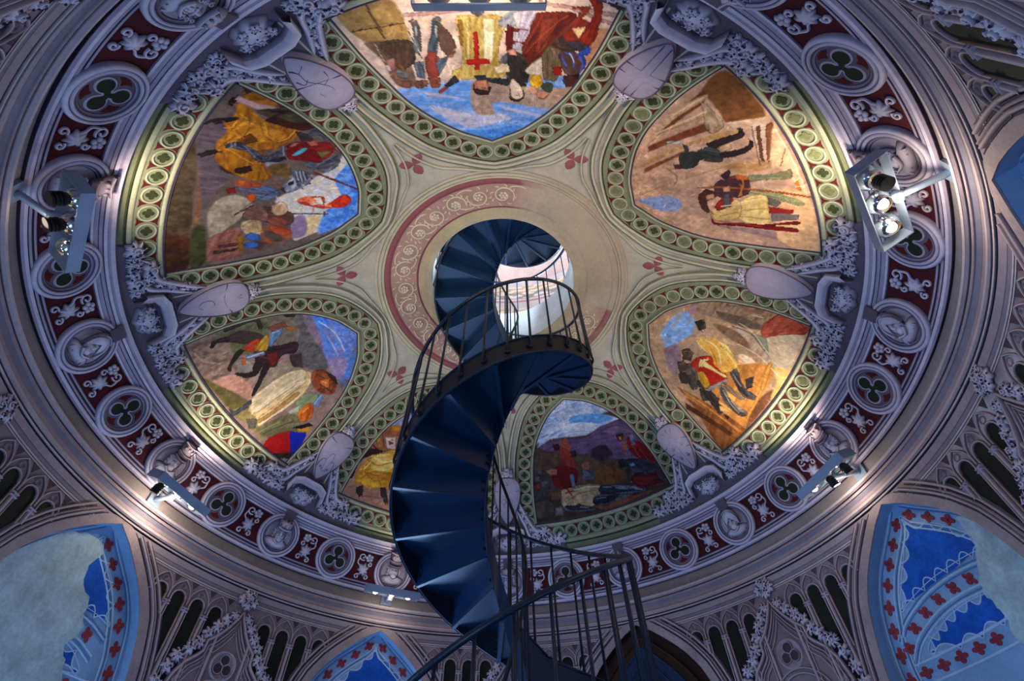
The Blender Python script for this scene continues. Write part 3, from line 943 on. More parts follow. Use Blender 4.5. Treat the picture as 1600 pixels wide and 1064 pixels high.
ART = {
    -5: ((110, 95, 88), """
70,55,35 95,80,60 n 526,1720 224,1787 -4,1800 -185,1795 -233,1780 -63,1744 99,1726 456,1653 517,1669
60,35,25 100,55,30 n 537,1719 292,1778 315,1739 335,1679 505,1640
150,105,70 115,82,58 v -84,1750 -120,1707 18,1687 165,1687 274,1681 288,1693 98,1720
80,85,45 60,62,35 n 505,1640 288,1693 247,1661 331,1627 466,1589
82,72,84 112,97,102 v -233,1780 -329,1728 -465,1690 -587,1694 -619,1670 -93,1639 90,1678 200,1673 28,1728
180,165,145 150,135,115 n 199,1666 111,1660 67,1631 53,1578 103,1520 188,1542 273,1578 330,1620
130,80,70 160,110,95 h 331,1627 273,1578 250,1525 402,1479 466,1582
110,70,60 140,95,80 h 466,1589 389,1483 413,1459 461,1524
200,202,208 222,208,186 n 57,1453 -45,1399 -155,1336 -237,1280 -384,1264 -279,1136 -29,1015 209,1218 276,1292 138,1358
66,122,214 120,170,232 n -376,1252 -301,1150 -43,1021 148,1136 202,1200 60,1223 -72,1191 -163,1254 -285,1239
90,140,215 130,170,230 n -141,1237 -186,1203 -144,1167 -86,1196
228,208,162 220,190,150 n 115,1291 77,1227 192,1214 230,1240 276,1292
158,138,168 140,120,150 n 132,1342 102,1296 217,1245 269,1294 214,1328
186,124,28 128,78,18 f -420,1695 -459,1678 -414,1635 -388,1592 -386,1492 -363,1463 -295,1500 -244,1533 -216,1570 -139,1507 -57,1516 -41,1564 -58,1631 -101,1691 -131,1712 -221,1718 -285,1699 -324,1713 -388,1691
210,150,45 170,105,25 f -263,1695 -356,1662 -356,1612 -352,1514 -295,1530 -252,1604 -195,1659 -161,1690
176,114,28 118,72,15 f -509,1685 -546,1644 -545,1594 -500,1573 -460,1585 -455,1642 -462,1673
120,70,25 90,50,15 f -252,1663 -302,1628 -268,1594 -226,1639
30,25,25 45,38,36 - -321,1749 -370,1688 -354,1680 -307,1736
30,25,25 45,38,36 - -139,1763 -183,1718 -170,1697 -122,1748
58,34,20 40,25,15 - -93,1639 -127,1592 -100,1578 -66,1606 -69,1634
90,55,20 70,40,15 f -95,1690 -58,1631 -62,1658 -79,1684
202,166,166 170,135,130 v -579,1693 -584,1661 -565,1598 -542,1568 -522,1574 -533,1617 -552,1662 -558,1691
202,166,166 170,135,130 v -443,1715 -477,1697 -465,1643 -473,1581 -453,1577 -430,1637 -440,1687
25,20,22 40,35,35 - -553,1712 -577,1693 -562,1683 -536,1699
25,20,22 40,35,35 - -425,1718 -467,1707 -448,1692 -413,1706
34,30,36 60,50,50 - -523,1689 -545,1667 -513,1657 -487,1676
142,34,24 100,24,20 f -615,1670 -571,1605 -550,1563 -506,1540 -472,1561 -504,1587 -566,1635
92,122,182 60,85,140 - -516,1576 -552,1550 -536,1526 -501,1539 -488,1564
92,122,186 60,85,140 - -504,1533 -536,1483 -513,1470 -484,1515
96,60,36 72,70,50 f -422,1636 -476,1541 -457,1449 -439,1412 -394,1464 -400,1539
35,25,22 50,40,35 - -441,1595 -496,1481 -488,1479 -434,1587
192,110,80 150,80,55 - -494,1473 -511,1440 -487,1393 -447,1398 -457,1449
162,60,40 120,35,30 - -483,1400 -437,1318 -414,1284 -390,1330 -417,1381
112,117,132 60,60,75 f -403,1434 -437,1404 -434,1335 -408,1322 -375,1360 -389,1398 -374,1427
70,60,60 40,35,40 - -376,1490 -380,1428 -353,1404 -329,1455
152,40,36 110,28,30 f -276,1503 -326,1462 -342,1401 -375,1360 -344,1315 -270,1327 -231,1351 -219,1408 -218,1473
112,172,172 90,140,150 - -247,1465 -287,1419 -261,1420 -236,1454
112,112,60 90,90,50 - -295,1388 -317,1342 -278,1339 -263,1370
200,110,90 170,80,60 - -333,1432 -359,1406 -337,1383 -317,1411
70,80,106 110,120,140 - -352,1327 -397,1305 -398,1264 -347,1256 -324,1300
202,122,50 160,80,30 - -356,1319 -377,1290 -348,1280 -336,1304
112,117,132 52,52,66 f -222,1682 -243,1655 -218,1597 -198,1551 -270,1501 -235,1493 -183,1525 -154,1569 -197,1620 -202,1673
40,38,45 60,55,60 - -154,1569 -183,1525 -223,1490 -203,1477 -157,1526
96,100,116 152,152,162 f -164,1543 -179,1470 -131,1424 -160,1355 -107,1348 -54,1375 -9,1422 -53,1452 -101,1432 -103,1497 -128,1534
50,48,55 80,76,80 - -101,1432 -125,1406 -79,1383 -52,1418
100,105,125 60,60,75 - -263,1370 -222,1339 -188,1355 -198,1410
52,50,60 130,130,140 f -227,1359 -312,1296 -272,1264 -200,1296 -195,1340
130,50,30 90,40,30 - -178,1352 -156,1084 -144,1081 -164,1349
172,76,40 110,100,110 n -35,1626 -39,1571 -32,1510 8,1514 15,1580 12,1615
120,40,30 150,70,50 - 32,1642 12,1615 46,1601 55,1633
112,132,166 80,90,120 f -3,1562 -25,1492 11,1441 64,1499 32,1546
215,112,40 170,80,30 - 49,1562 33,1539 63,1521 84,1540
38,34,44 70,60,70 - -26,1452 -61,1429 -29,1407 -7,1430
206,70,40 170,50,30 f 25,1363 -13,1335 -43,1260 5,1233 -94,1178 -71,1128 -12,1157 27,1225 38,1280 38,1337
236,226,216 220,190,170 - -7,1328 -35,1272 2,1244 33,1296
110,74,60 80,58,52 f 135,1542 95,1491 99,1415 107,1351 174,1337 195,1410 181,1513
216,192,162 180,150,120 - 84,1453 50,1413 89,1383 140,1411 122,1442
202,182,142 150,120,80 f 213,1536 187,1480 232,1446 301,1445 274,1510
70,112,182 50,80,140 - 285,1499 260,1449 305,1430 317,1473
70,112,182 50,80,140 - 350,1487 333,1435 365,1424 369,1473
172,92,56 120,80,70 n 221,1453 202,1336 266,1305 329,1384 285,1434
90,60,45 120,80,60 n 306,1468 316,1389 375,1404 370,1448
152,106,40 110,75,30 - 291,1532 288,1510 375,1479 354,1510
90,80,75 110,100,95 - 109,1368 55,1199 61,1197 117,1365
90,80,75 110,100,95 - 50,1227 46,1218 79,1205 82,1214
90,60,50 70,45,40 - 170,1577 97,1522 104,1518 178,1572
60,45,40 80,60,50 - 364,1582 341,1514 360,1508 382,1577
60,45,40 80,60,50 - 402,1586 372,1504 385,1500 421,1577
110,65,10 110,65,10 L19 -420,1660 -334,1639 -243,1652
110,65,10 110,65,10 L21 -371,1612 -308,1586 -284,1551
120,72,14 120,72,14 L22 -359,1582 -305,1563 -299,1532
110,65,10 110,65,10 L21 -274,1668 -229,1692 -187,1707
105,62,10 105,62,10 L23 -250,1602 -297,1672 -365,1679
228,164,62 228,164,62 L30 -370,1598 -313,1572 -297,1550
228,164,62 228,164,62 L24 -389,1677 -371,1652
222,158,58 222,158,58 L37 -377,1488 -332,1501 -293,1531
222,158,58 222,158,58 L29 -300,1709 -314,1687 -353,1680
222,158,58 222,158,58 L31 -194,1686 -167,1638 -140,1586
78,35,20 50,22,14 f -388,1601 -442,1563 -463,1546 -497,1478 -479,1441 -437,1422 -395,1453 -379,1512 -380,1564
85,80,50 60,58,40 f -431,1561 -472,1515 -470,1471 -449,1450 -418,1498 -415,1543
46,32,24 46,32,24 L28 -429,1622 -499,1482
205,100,65 160,70,45 f -522,1480 -529,1466 -499,1451 -496,1421 -479,1391 -452,1392 -458,1419 -471,1444 -496,1470
30,22,25 30,22,25 L53 -421,1716 -438,1708 -476,1698
30,22,25 30,22,25 L49 -541,1703 -563,1697 -577,1690
24,20,24 24,20,24 L95 -300,1762 -330,1743 -364,1683
24,20,24 24,20,24 L87 -163,1742 -170,1698
90,115,185 60,80,140 - -534,1560 -549,1542 -533,1528 -508,1541 -514,1552
85,110,190 58,78,140 - -497,1533 -520,1517 -527,1481 -513,1472 -492,1500 -483,1524
150,30,20 150,30,20 L34 -579,1595 -546,1548 -536,1510
190,90,40 190,90,40 L24 -546,1526 -533,1494
70,75,90 44,46,58 f -204,1691 -229,1682 -238,1651 -216,1624 -185,1589 -180,1565 -159,1553 -157,1575 -195,1612 -217,1647 -196,1680
160,165,175 160,165,175 L18 -229,1676 -208,1671
160,165,175 160,165,175 L18 -234,1665 -214,1660
170,175,185 170,175,185 L23 -211,1622 -176,1586
100,100,110 60,60,70 f -183,1558 -212,1535 -236,1509 -268,1497 -225,1486 -203,1509 -170,1540
46,46,54 46,46,54 L20 -201,1547 -178,1538
46,46,54 46,46,54 L19 -212,1535 -189,1525
46,46,54 46,46,54 L19 -224,1522 -202,1512
180,182,190 180,182,190 L19 -275,1511 -222,1495
132,25,20 100,18,16 f -268,1497 -306,1471 -297,1418 -299,1383 -255,1342 -231,1362 -230,1412 -212,1470
100,180,190 80,150,165 - -235,1464 -267,1452 -296,1434 -297,1418 -264,1430 -241,1449
200,130,110 170,95,80 - -285,1489 -311,1476 -318,1461 -295,1467 -279,1480
130,125,70 100,95,55 - -297,1373 -320,1339 -322,1321 -292,1340 -284,1365
60,75,110 40,50,80 f -365,1321 -400,1294 -399,1270 -364,1253 -341,1270 -335,1297 -341,1313
215,110,40 170,75,30 - -353,1317 -369,1299 -357,1280 -338,1288 -339,1308
95,95,105 55,55,64 f -383,1437 -419,1417 -440,1402 -433,1378 -433,1351 -431,1328 -399,1323 -391,1352 -403,1382 -384,1407 -367,1428
195,195,200 195,195,200 L24 -432,1406 -412,1385
195,195,200 195,195,200 L24 -426,1358 -400,1341
170,60,40 170,60,40 L29 -449,1333 -414,1294
120,90,45 80,70,40 n -138,1536 -178,1503 -177,1453 -116,1431 -93,1472 -105,1516
110,115,125 66,68,80 f -162,1457 -159,1413 -166,1379 -139,1357 -113,1367 -56,1382 -99,1404 -118,1427
56,56,70 56,56,70 L21 -146,1427 -99,1404
56,56,70 56,56,70 L22 -156,1416 -98,1388
56,56,70 56,56,70 L21 -161,1405 -104,1374
56,56,70 56,56,70 L21 -161,1391 -121,1365
200,204,212 200,204,212 L22 -148,1422 -102,1399
200,204,212 200,204,212 L21 -156,1410 -101,1382
200,204,212 200,204,212 L21 -161,1398 -113,1370
190,190,200 120,120,134 f -35,1438 -86,1436 -113,1422 -90,1406 -66,1394 -26,1405 -12,1423
60,40,30 40,28,24 - -72,1436 -94,1416 -76,1406 -54,1426
80,75,85 60,56,66 - -110,1357 -100,1338 -92,1347
80,75,85 60,56,66 - -140,1355 -132,1337 -125,1353
80,75,85 60,56,66 - -74,1378 -51,1354 -52,1369
140,50,30 140,50,30 L44 -146,1550 -86,1511 -32,1446
120,130,150 78,84,104 f 6,1611 7,1566 4,1512 25,1490 47,1516 32,1560 29,1595
210,120,40 160,80,30 - -30,1619 -34,1587 -9,1581 -3,1602
200,90,35 150,60,28 - -20,1565 -32,1529 -16,1525 -4,1553
150,40,25 110,28,20 - 34,1640 15,1616 44,1602 58,1631
212,102,30 170,70,24 - 47,1562 30,1541 50,1526 78,1528 74,1553
110,50,35 110,50,35 L48 -177,1355 -162,1222 -150,1079
70,45,40 70,45,40 L17 171,1570 86,1530 -32,1446
214,84,44 236,170,130 n 31,1361 3,1363 -27,1325 -17,1292 5,1270 -1,1236 -33,1253 0,1220 -40,1181 -95,1181 -63,1129 -16,1144 11,1189 18,1245 18,1285 57,1266 76,1275 30,1296 20,1329
205,62,32 180,48,26 f -6,1206 -40,1181 -95,1181 -63,1129 -16,1144 7,1190
90,60,50 90,60,50 L18 116,1369 59,1203
90,60,50 90,60,50 L18 51,1219 76,1210
105,75,70 132,96,86 f 173,1546 122,1536 97,1495 141,1452 189,1442 186,1485 189,1526
70,45,45 70,45,45 L17 158,1542 175,1497 189,1442
70,45,45 70,45,45 L16 129,1535 144,1489 162,1450
216,186,150 180,140,105 f 97,1448 48,1431 59,1397 97,1380 132,1396 134,1427
205,180,140 160,130,90 f 244,1523 207,1513 188,1468 234,1446 276,1441 271,1486
70,115,190 46,80,150 - 301,1497 267,1483 273,1446 299,1434 318,1454
70,115,190 46,80,150 - 342,1485 323,1461 330,1428 354,1424 368,1460
150,85,70 120,66,56 f 176,1446 144,1411 166,1362 204,1364 203,1415
190,90,50 150,66,40 f 214,1425 204,1392 215,1326 244,1321 266,1371
110,90,80 80,64,58 n 246,1437 239,1408 265,1343 302,1340 306,1386 285,1420
150,110,35 110,80,28 - 307,1528 284,1515 308,1491 343,1493 339,1515
150,110,35 110,80,28 - 353,1511 343,1493 374,1471 392,1491
130,50,55 130,50,55 L34 318,1599 269,1544
130,50,55 130,50,55 L34 391,1601 357,1538 346,1509
110,60,55 110,60,55 L24 356,1585 320,1521
"""),
    7: ((214, 186, 166), """
226,202,182 206,176,156 h 267,1752 -529,1731 -550,1645 -328,1690 67,1700 287,1673
182,142,132 190,150,140 - 274,1710 17,1715 19,1702 280,1694
182,142,132 190,150,140 - -233,1735 -540,1685 -545,1667 -233,1722
182,142,132 190,150,140 - -356,1711 -542,1646 -547,1628 -358,1697
182,142,132 190,150,140 - 266,1792 -526,1789 -530,1776 271,1779
80,40,25 60,28,18 f -471,1731 -490,1771 -572,1770 -575,1689 -540,1589 -478,1470 -463,1489 -511,1613 -541,1682
176,142,86 150,115,65 n 508,1724 401,1759 288,1753 278,1601 353,1597 459,1609
170,130,80 140,105,60 n 422,1787 278,1779 288,1753 401,1759 508,1724
110,80,45 95,70,40 - 484,1655 279,1674 280,1670 486,1649
110,80,45 95,70,40 - 398,1755 387,1755 369,1615 379,1614
96,72,56 128,98,78 n 459,1609 334,1604 318,1552 303,1487 309,1400 368,1384 409,1428 420,1524
90,146,214 140,170,216 h 368,1384 293,1388 203,1372 121,1408 64,1405 78,1234 -33,1218 -39,1285 -291,1225 -154,1120 -8,1049 105,1110 250,1239
196,188,202 170,175,205 h 278,1292 88,1234 -55,1228 -115,1192 -51,1170 101,1141 160,1169 234,1220
192,188,206 160,170,205 h 332,1381 134,1325 99,1302 269,1334
192,188,206 170,175,206 h -48,1274 -261,1214 -251,1191 -76,1239
60,124,204 90,150,216 h 145,1131 -16,1136 -113,1157 -155,1132 -9,1055 86,1091
176,152,136 150,126,110 n 64,1405 -48,1391 -307,1346 -358,1293 -321,1237 -39,1285 -33,1218 78,1234
182,152,132 165,135,115 n -259,1356 -437,1378 -359,1276 -300,1253
192,142,106 170,120,90 n -447,1621 -517,1621 -461,1470 -445,1461 -422,1537
206,182,112 170,134,58 f 87,1679 45,1692 -2,1687 -75,1688 -104,1657 -82,1585 -67,1497 -109,1448 -69,1410 -12,1412 24,1423 64,1410 137,1419 139,1458 89,1484 88,1591
236,226,192 220,205,160 f -21,1675 -65,1673 -41,1497 0,1466
150,112,45 130,95,40 f 80,1675 59,1678 75,1564 87,1574
90,100,110 60,66,76 - 19,1728 -33,1726 -29,1697 -2,1681 24,1697
176,44,24 150,35,20 - 25,1623 6,1622 21,1455 44,1456
176,44,24 150,35,20 - 71,1509 -17,1505 -14,1483 75,1487
34,40,40 55,60,58 - 189,1391 134,1438 116,1407 185,1368
192,112,72 160,90,60 - 226,1361 182,1381 173,1370 219,1343
34,38,40 50,52,52 - -3,1417 -97,1409 -129,1388 -95,1371 -1,1395
48,58,64 30,36,42 - 53,1431 -6,1429 -3,1400 36,1401
176,116,84 140,85,62 - 56,1396 -12,1394 -18,1360 35,1335 67,1359
44,28,24 60,38,30 - 65,1362 -25,1369 -9,1327 46,1327
112,122,132 70,75,86 f 174,1682 140,1685 166,1611 194,1531 228,1544 196,1613
112,102,96 80,70,66 f 263,1679 230,1679 236,1598 262,1535 267,1583 257,1656
122,97,82 94,74,60 f 154,1666 116,1617 105,1557 136,1521 165,1551 168,1611
60,48,40 80,60,50 - 273,1657 254,1521 258,1519 277,1654
142,80,66 110,60,50 f 239,1529 186,1526 194,1451 241,1413 253,1474
122,137,147 85,95,105 - 190,1517 143,1523 170,1478 205,1440
80,86,96 120,125,130 f 298,1505 253,1511 264,1425 299,1437
132,86,66 95,60,45 - 255,1431 199,1427 208,1382 249,1378
120,85,70 90,60,50 - 312,1420 266,1422 264,1386 314,1378
122,92,76 90,65,52 - 368,1423 328,1421 339,1385 367,1387
98,78,62 58,48,38 f 400,1600 278,1601 285,1514 340,1479 377,1500
150,110,85 120,85,65 - 394,1475 351,1472 357,1424 395,1432
112,117,127 182,177,182 f -81,1665 -139,1708 -179,1707 -162,1655 -136,1640 -87,1640
208,194,194 170,156,162 f -139,1694 -220,1692 -204,1623 -177,1521 -130,1538 -145,1640
122,35,30 100,28,25 - -111,1633 -189,1633 -189,1619 -110,1619
122,35,30 100,28,25 - -108,1584 -181,1578 -178,1565 -107,1571
124,46,30 82,28,24 f -210,1685 -328,1694 -377,1682 -375,1637 -324,1555 -266,1493 -203,1454 -181,1464 -167,1548 -204,1623
150,70,45 110,45,30 f -250,1669 -314,1676 -271,1555 -220,1502
112,35,30 85,26,24 f -101,1625 -136,1640 -132,1549 -104,1512
54,54,44 78,62,50 f -105,1541 -166,1522 -194,1466 -193,1385 -143,1366 -97,1407
222,207,177 190,170,140 f -55,1469 -114,1504 -111,1448 -70,1428
150,90,70 120,70,55 - -106,1549 -145,1544 -144,1520 -113,1523
226,216,192 200,185,160 - -121,1410 -164,1357 -173,1317 -140,1293 -109,1307 -107,1347
206,166,132 180,140,110 - -118,1358 -157,1344 -161,1315 -121,1313
58,38,30 40,26,22 - -101,1316 -176,1306 -145,1284 -110,1294
222,172,40 180,130,30 - -199,1422 -253,1428 -260,1386 -230,1364 -205,1385
70,90,60 50,64,45 - -258,1387 -308,1376 -300,1333 -263,1338
202,152,122 170,120,95 - -199,1367 -241,1356 -232,1322 -198,1328
196,150,122 165,115,90 - -228,1340 -290,1340 -281,1301 -240,1301
216,206,192 185,170,160 - -192,1465 -240,1465 -250,1424 -201,1435
96,80,60 124,102,76 f -263,1547 -323,1546 -346,1492 -316,1394 -266,1424 -251,1484
148,46,26 108,30,20 f -418,1745 -461,1728 -469,1644 -450,1562 -394,1578 -421,1636 -437,1689
142,50,30 108,34,22 f -370,1660 -418,1661 -422,1635 -366,1627 -363,1576 -332,1605
150,50,30 115,35,25 - -353,1713 -424,1712 -418,1700 -361,1701
46,76,150 34,44,86 f -324,1528 -431,1511 -431,1444 -386,1425 -345,1465
52,92,174 40,64,120 - -412,1580 -454,1546 -440,1514 -401,1520
92,72,62 60,48,42 f -307,1593 -389,1580 -444,1563 -410,1536 -323,1544
172,48,30 130,34,24 - -300,1465 -339,1464 -342,1420 -307,1424
80,50,40 48,30,26 - -348,1421 -420,1432 -420,1375 -361,1362
120,80,60 95,62,48 - -425,1704 -280,1551 -276,1553 -422,1706
110,75,40 110,75,40 L14 474,1659 373,1672 289,1673
110,75,40 110,75,40 L20 391,1714 381,1659 372,1615
110,75,40 110,75,40 L14 295,1673 309,1611
70,50,38 102,74,52 f 405,1589 354,1600 313,1600 289,1588 287,1548 291,1522 335,1482 360,1484 370,1512 379,1547
150,90,50 120,70,42 - 364,1519 357,1484 332,1470 345,1499
110,110,110 74,74,78 f 256,1671 237,1670 239,1641 249,1607 243,1564 270,1543 278,1566 266,1608 258,1645
210,210,205 180,180,178 - 247,1658 239,1657 245,1624 253,1621
95,105,115 62,68,78 f 176,1674 155,1674 164,1653 174,1627 172,1606 184,1586 197,1539 223,1544 220,1570 197,1618 180,1644
204,212,208 170,180,180 - 170,1657 161,1657 164,1627 176,1606 176,1627
150,110,95 110,80,70 - 260,1681 240,1682 238,1667 259,1671
150,115,100 110,84,72 - 170,1683 145,1688 137,1681 160,1671
116,86,72 94,70,58 f 157,1669 129,1642 110,1600 106,1556 120,1531 146,1529 167,1552 170,1592 165,1630
110,120,135 76,84,98 f 198,1497 171,1518 147,1525 158,1506 182,1484 204,1453 207,1473
196,140,110 160,108,84 - 146,1529 123,1535 121,1523 145,1517
136,76,60 166,66,50 f 226,1548 195,1542 203,1508 204,1453 217,1429 247,1448 243,1496
218,208,192 218,208,192 L14 277,1679 253,1527
205,190,170 205,190,170 L14 419,1597 408,1515
120,125,135 78,82,94 f 294,1499 269,1509 261,1481 263,1445 282,1429 297,1459
60,60,66 60,60,66 L14 280,1494 263,1489
60,60,66 60,60,66 L14 281,1478 262,1473
220,200,195 195,172,165 - 412,1504 393,1506 396,1475 410,1476
190,130,120 150,98,90 f 404,1526 367,1531 377,1490 394,1459 392,1487 400,1507
120,118,116 84,82,84 f 376,1481 353,1472 334,1462 333,1438 371,1436 381,1454
140,85,65 100,60,48 - 365,1419 338,1421 332,1400 356,1385 372,1395
130,85,70 95,60,50 - 323,1407 288,1422 281,1404 295,1379 317,1385
168,106,80 125,76,58 - 282,1417 258,1419 255,1398 276,1391
158,92,66 115,64,48 - 249,1423 216,1433 201,1411 211,1382 240,1380 251,1398
60,34,28 60,34,28 L19 229,1417 215,1412
60,34,28 60,34,28 L15 227,1400 213,1397
60,34,28 60,34,28 L15 219,1413 223,1401
150,110,40 150,110,40 L18 62,1669 64,1598 71,1486
150,110,40 150,110,40 L19 29,1680 39,1597 57,1501
150,110,40 150,110,40 L19 72,1666 77,1562 102,1464
236,226,180 236,226,180 L19 41,1671 51,1590 59,1517
186,30,15 160,24,14 - 24,1624 6,1625 27,1460 43,1459
186,30,15 160,24,14 - 72,1508 -30,1506 -28,1482 72,1484
45,40,40 64,58,56 f 146,1433 127,1407 172,1380 183,1385
168,76,50 130,58,40 - 223,1366 184,1380 178,1371 214,1352 225,1355
190,130,102 160,102,80 - 48,1403 -4,1405 -6,1349 38,1360
45,25,22 45,25,22 L72 56,1382 56,1347 33,1334 -5,1336
60,32,26 60,32,26 L20 21,1368 5,1363
205,195,205 168,154,170 f -171,1696 -224,1698 -208,1649 -177,1587 -154,1544 -137,1553 -157,1621
100,25,25 100,25,25 L41 -132,1636 -191,1624
100,25,25 100,25,25 L43 -129,1582 -171,1573
115,30,25 88,22,20 f -112,1651 -132,1646 -123,1549 -100,1536
82,24,18 82,24,18 L33 -322,1670 -267,1619 -180,1506
82,24,18 82,24,18 L33 -369,1681 -300,1627 -198,1478
82,24,18 82,24,18 L32 -270,1542 -212,1468
168,76,50 168,76,50 L21 -299,1647 -234,1586 -181,1525
168,76,50 168,76,50 L21 -345,1678 -283,1635 -225,1569
168,76,50 168,76,50 L16 -248,1679 -216,1620 -177,1543
225,170,150 190,130,110 - -105,1540 -137,1551 -146,1516 -117,1522
60,52,46 38,34,32 f -108,1522 -153,1512 -185,1483 -184,1459 -160,1444 -193,1429 -188,1373 -163,1368 -116,1405 -105,1470
120,120,125 84,84,92 f -64,1490 -85,1522 -108,1526 -101,1475
226,206,172 200,176,140 f -39,1472 -110,1470 -113,1441 -55,1432
216,202,182 190,172,150 f -179,1449 -226,1492 -253,1505 -255,1428 -198,1429
218,198,178 190,160,140 - -115,1395 -130,1405 -167,1352 -171,1314 -146,1298 -110,1309 -107,1348
58,34,28 58,34,28 L62 -109,1353 -112,1315 -140,1297 -171,1314 -170,1346
110,70,56 110,70,56 L21 -136,1319 -147,1322
110,70,56 110,70,56 L15 -147,1336 -154,1314
228,178,46 188,134,30 f -203,1409 -231,1429 -255,1408 -256,1372 -232,1356 -205,1378
212,162,136 180,124,100 - -192,1367 -227,1372 -237,1335 -212,1324 -195,1341
202,146,120 165,112,90 - -232,1340 -276,1346 -292,1329 -267,1302 -232,1308
80,50,40 80,50,40 L26 -234,1310 -262,1300 -292,1327
75,85,70 52,60,50 - -251,1372 -275,1388 -305,1377 -301,1340 -282,1335 -261,1351
95,80,60 122,102,76 f -257,1528 -287,1559 -315,1533 -309,1477 -321,1428 -275,1393 -255,1438
60,50,38 60,50,38 L18 -275,1533 -280,1408
60,50,38 60,50,38 L18 -288,1542 -300,1486 -298,1418
70,60,65 96,60,50 f -328,1532 -367,1537 -404,1523 -426,1487 -426,1444 -396,1424 -359,1428 -337,1467
60,100,190 60,100,190 L51 -351,1528 -378,1514 -392,1468
60,100,190 60,100,190 L52 -399,1524 -425,1482 -422,1439
60,100,190 60,100,190 L43 -335,1505 -360,1467
210,215,225 210,215,225 L19 -369,1523 -390,1486
152,35,20 120,26,18 - -301,1462 -333,1467 -344,1443 -322,1418 -302,1433
85,45,38 58,32,28 - -351,1408 -387,1424 -415,1419 -415,1378 -387,1367 -352,1383
42,26,24 30,20,20 - -387,1424 -420,1424 -418,1394
75,65,75 50,44,54 f -351,1572 -397,1581 -438,1559 -446,1533 -419,1541 -375,1546
40,85,180 30,60,140 - -420,1537 -443,1555 -452,1528 -422,1515
152,50,25 116,34,18 f -414,1739 -461,1724 -462,1703 -473,1658 -453,1622 -451,1559 -401,1585 -421,1622 -433,1646 -437,1696
152,56,30 116,38,22 f -396,1707 -419,1710 -424,1699 -398,1666 -386,1638 -379,1626 -401,1585 -359,1576 -341,1594 -366,1630 -356,1647 -384,1681
232,196,142 215,175,125 - -364,1630 -419,1632 -396,1587
110,80,65 110,80,65 L16 -418,1717 -364,1650 -278,1559
"""),
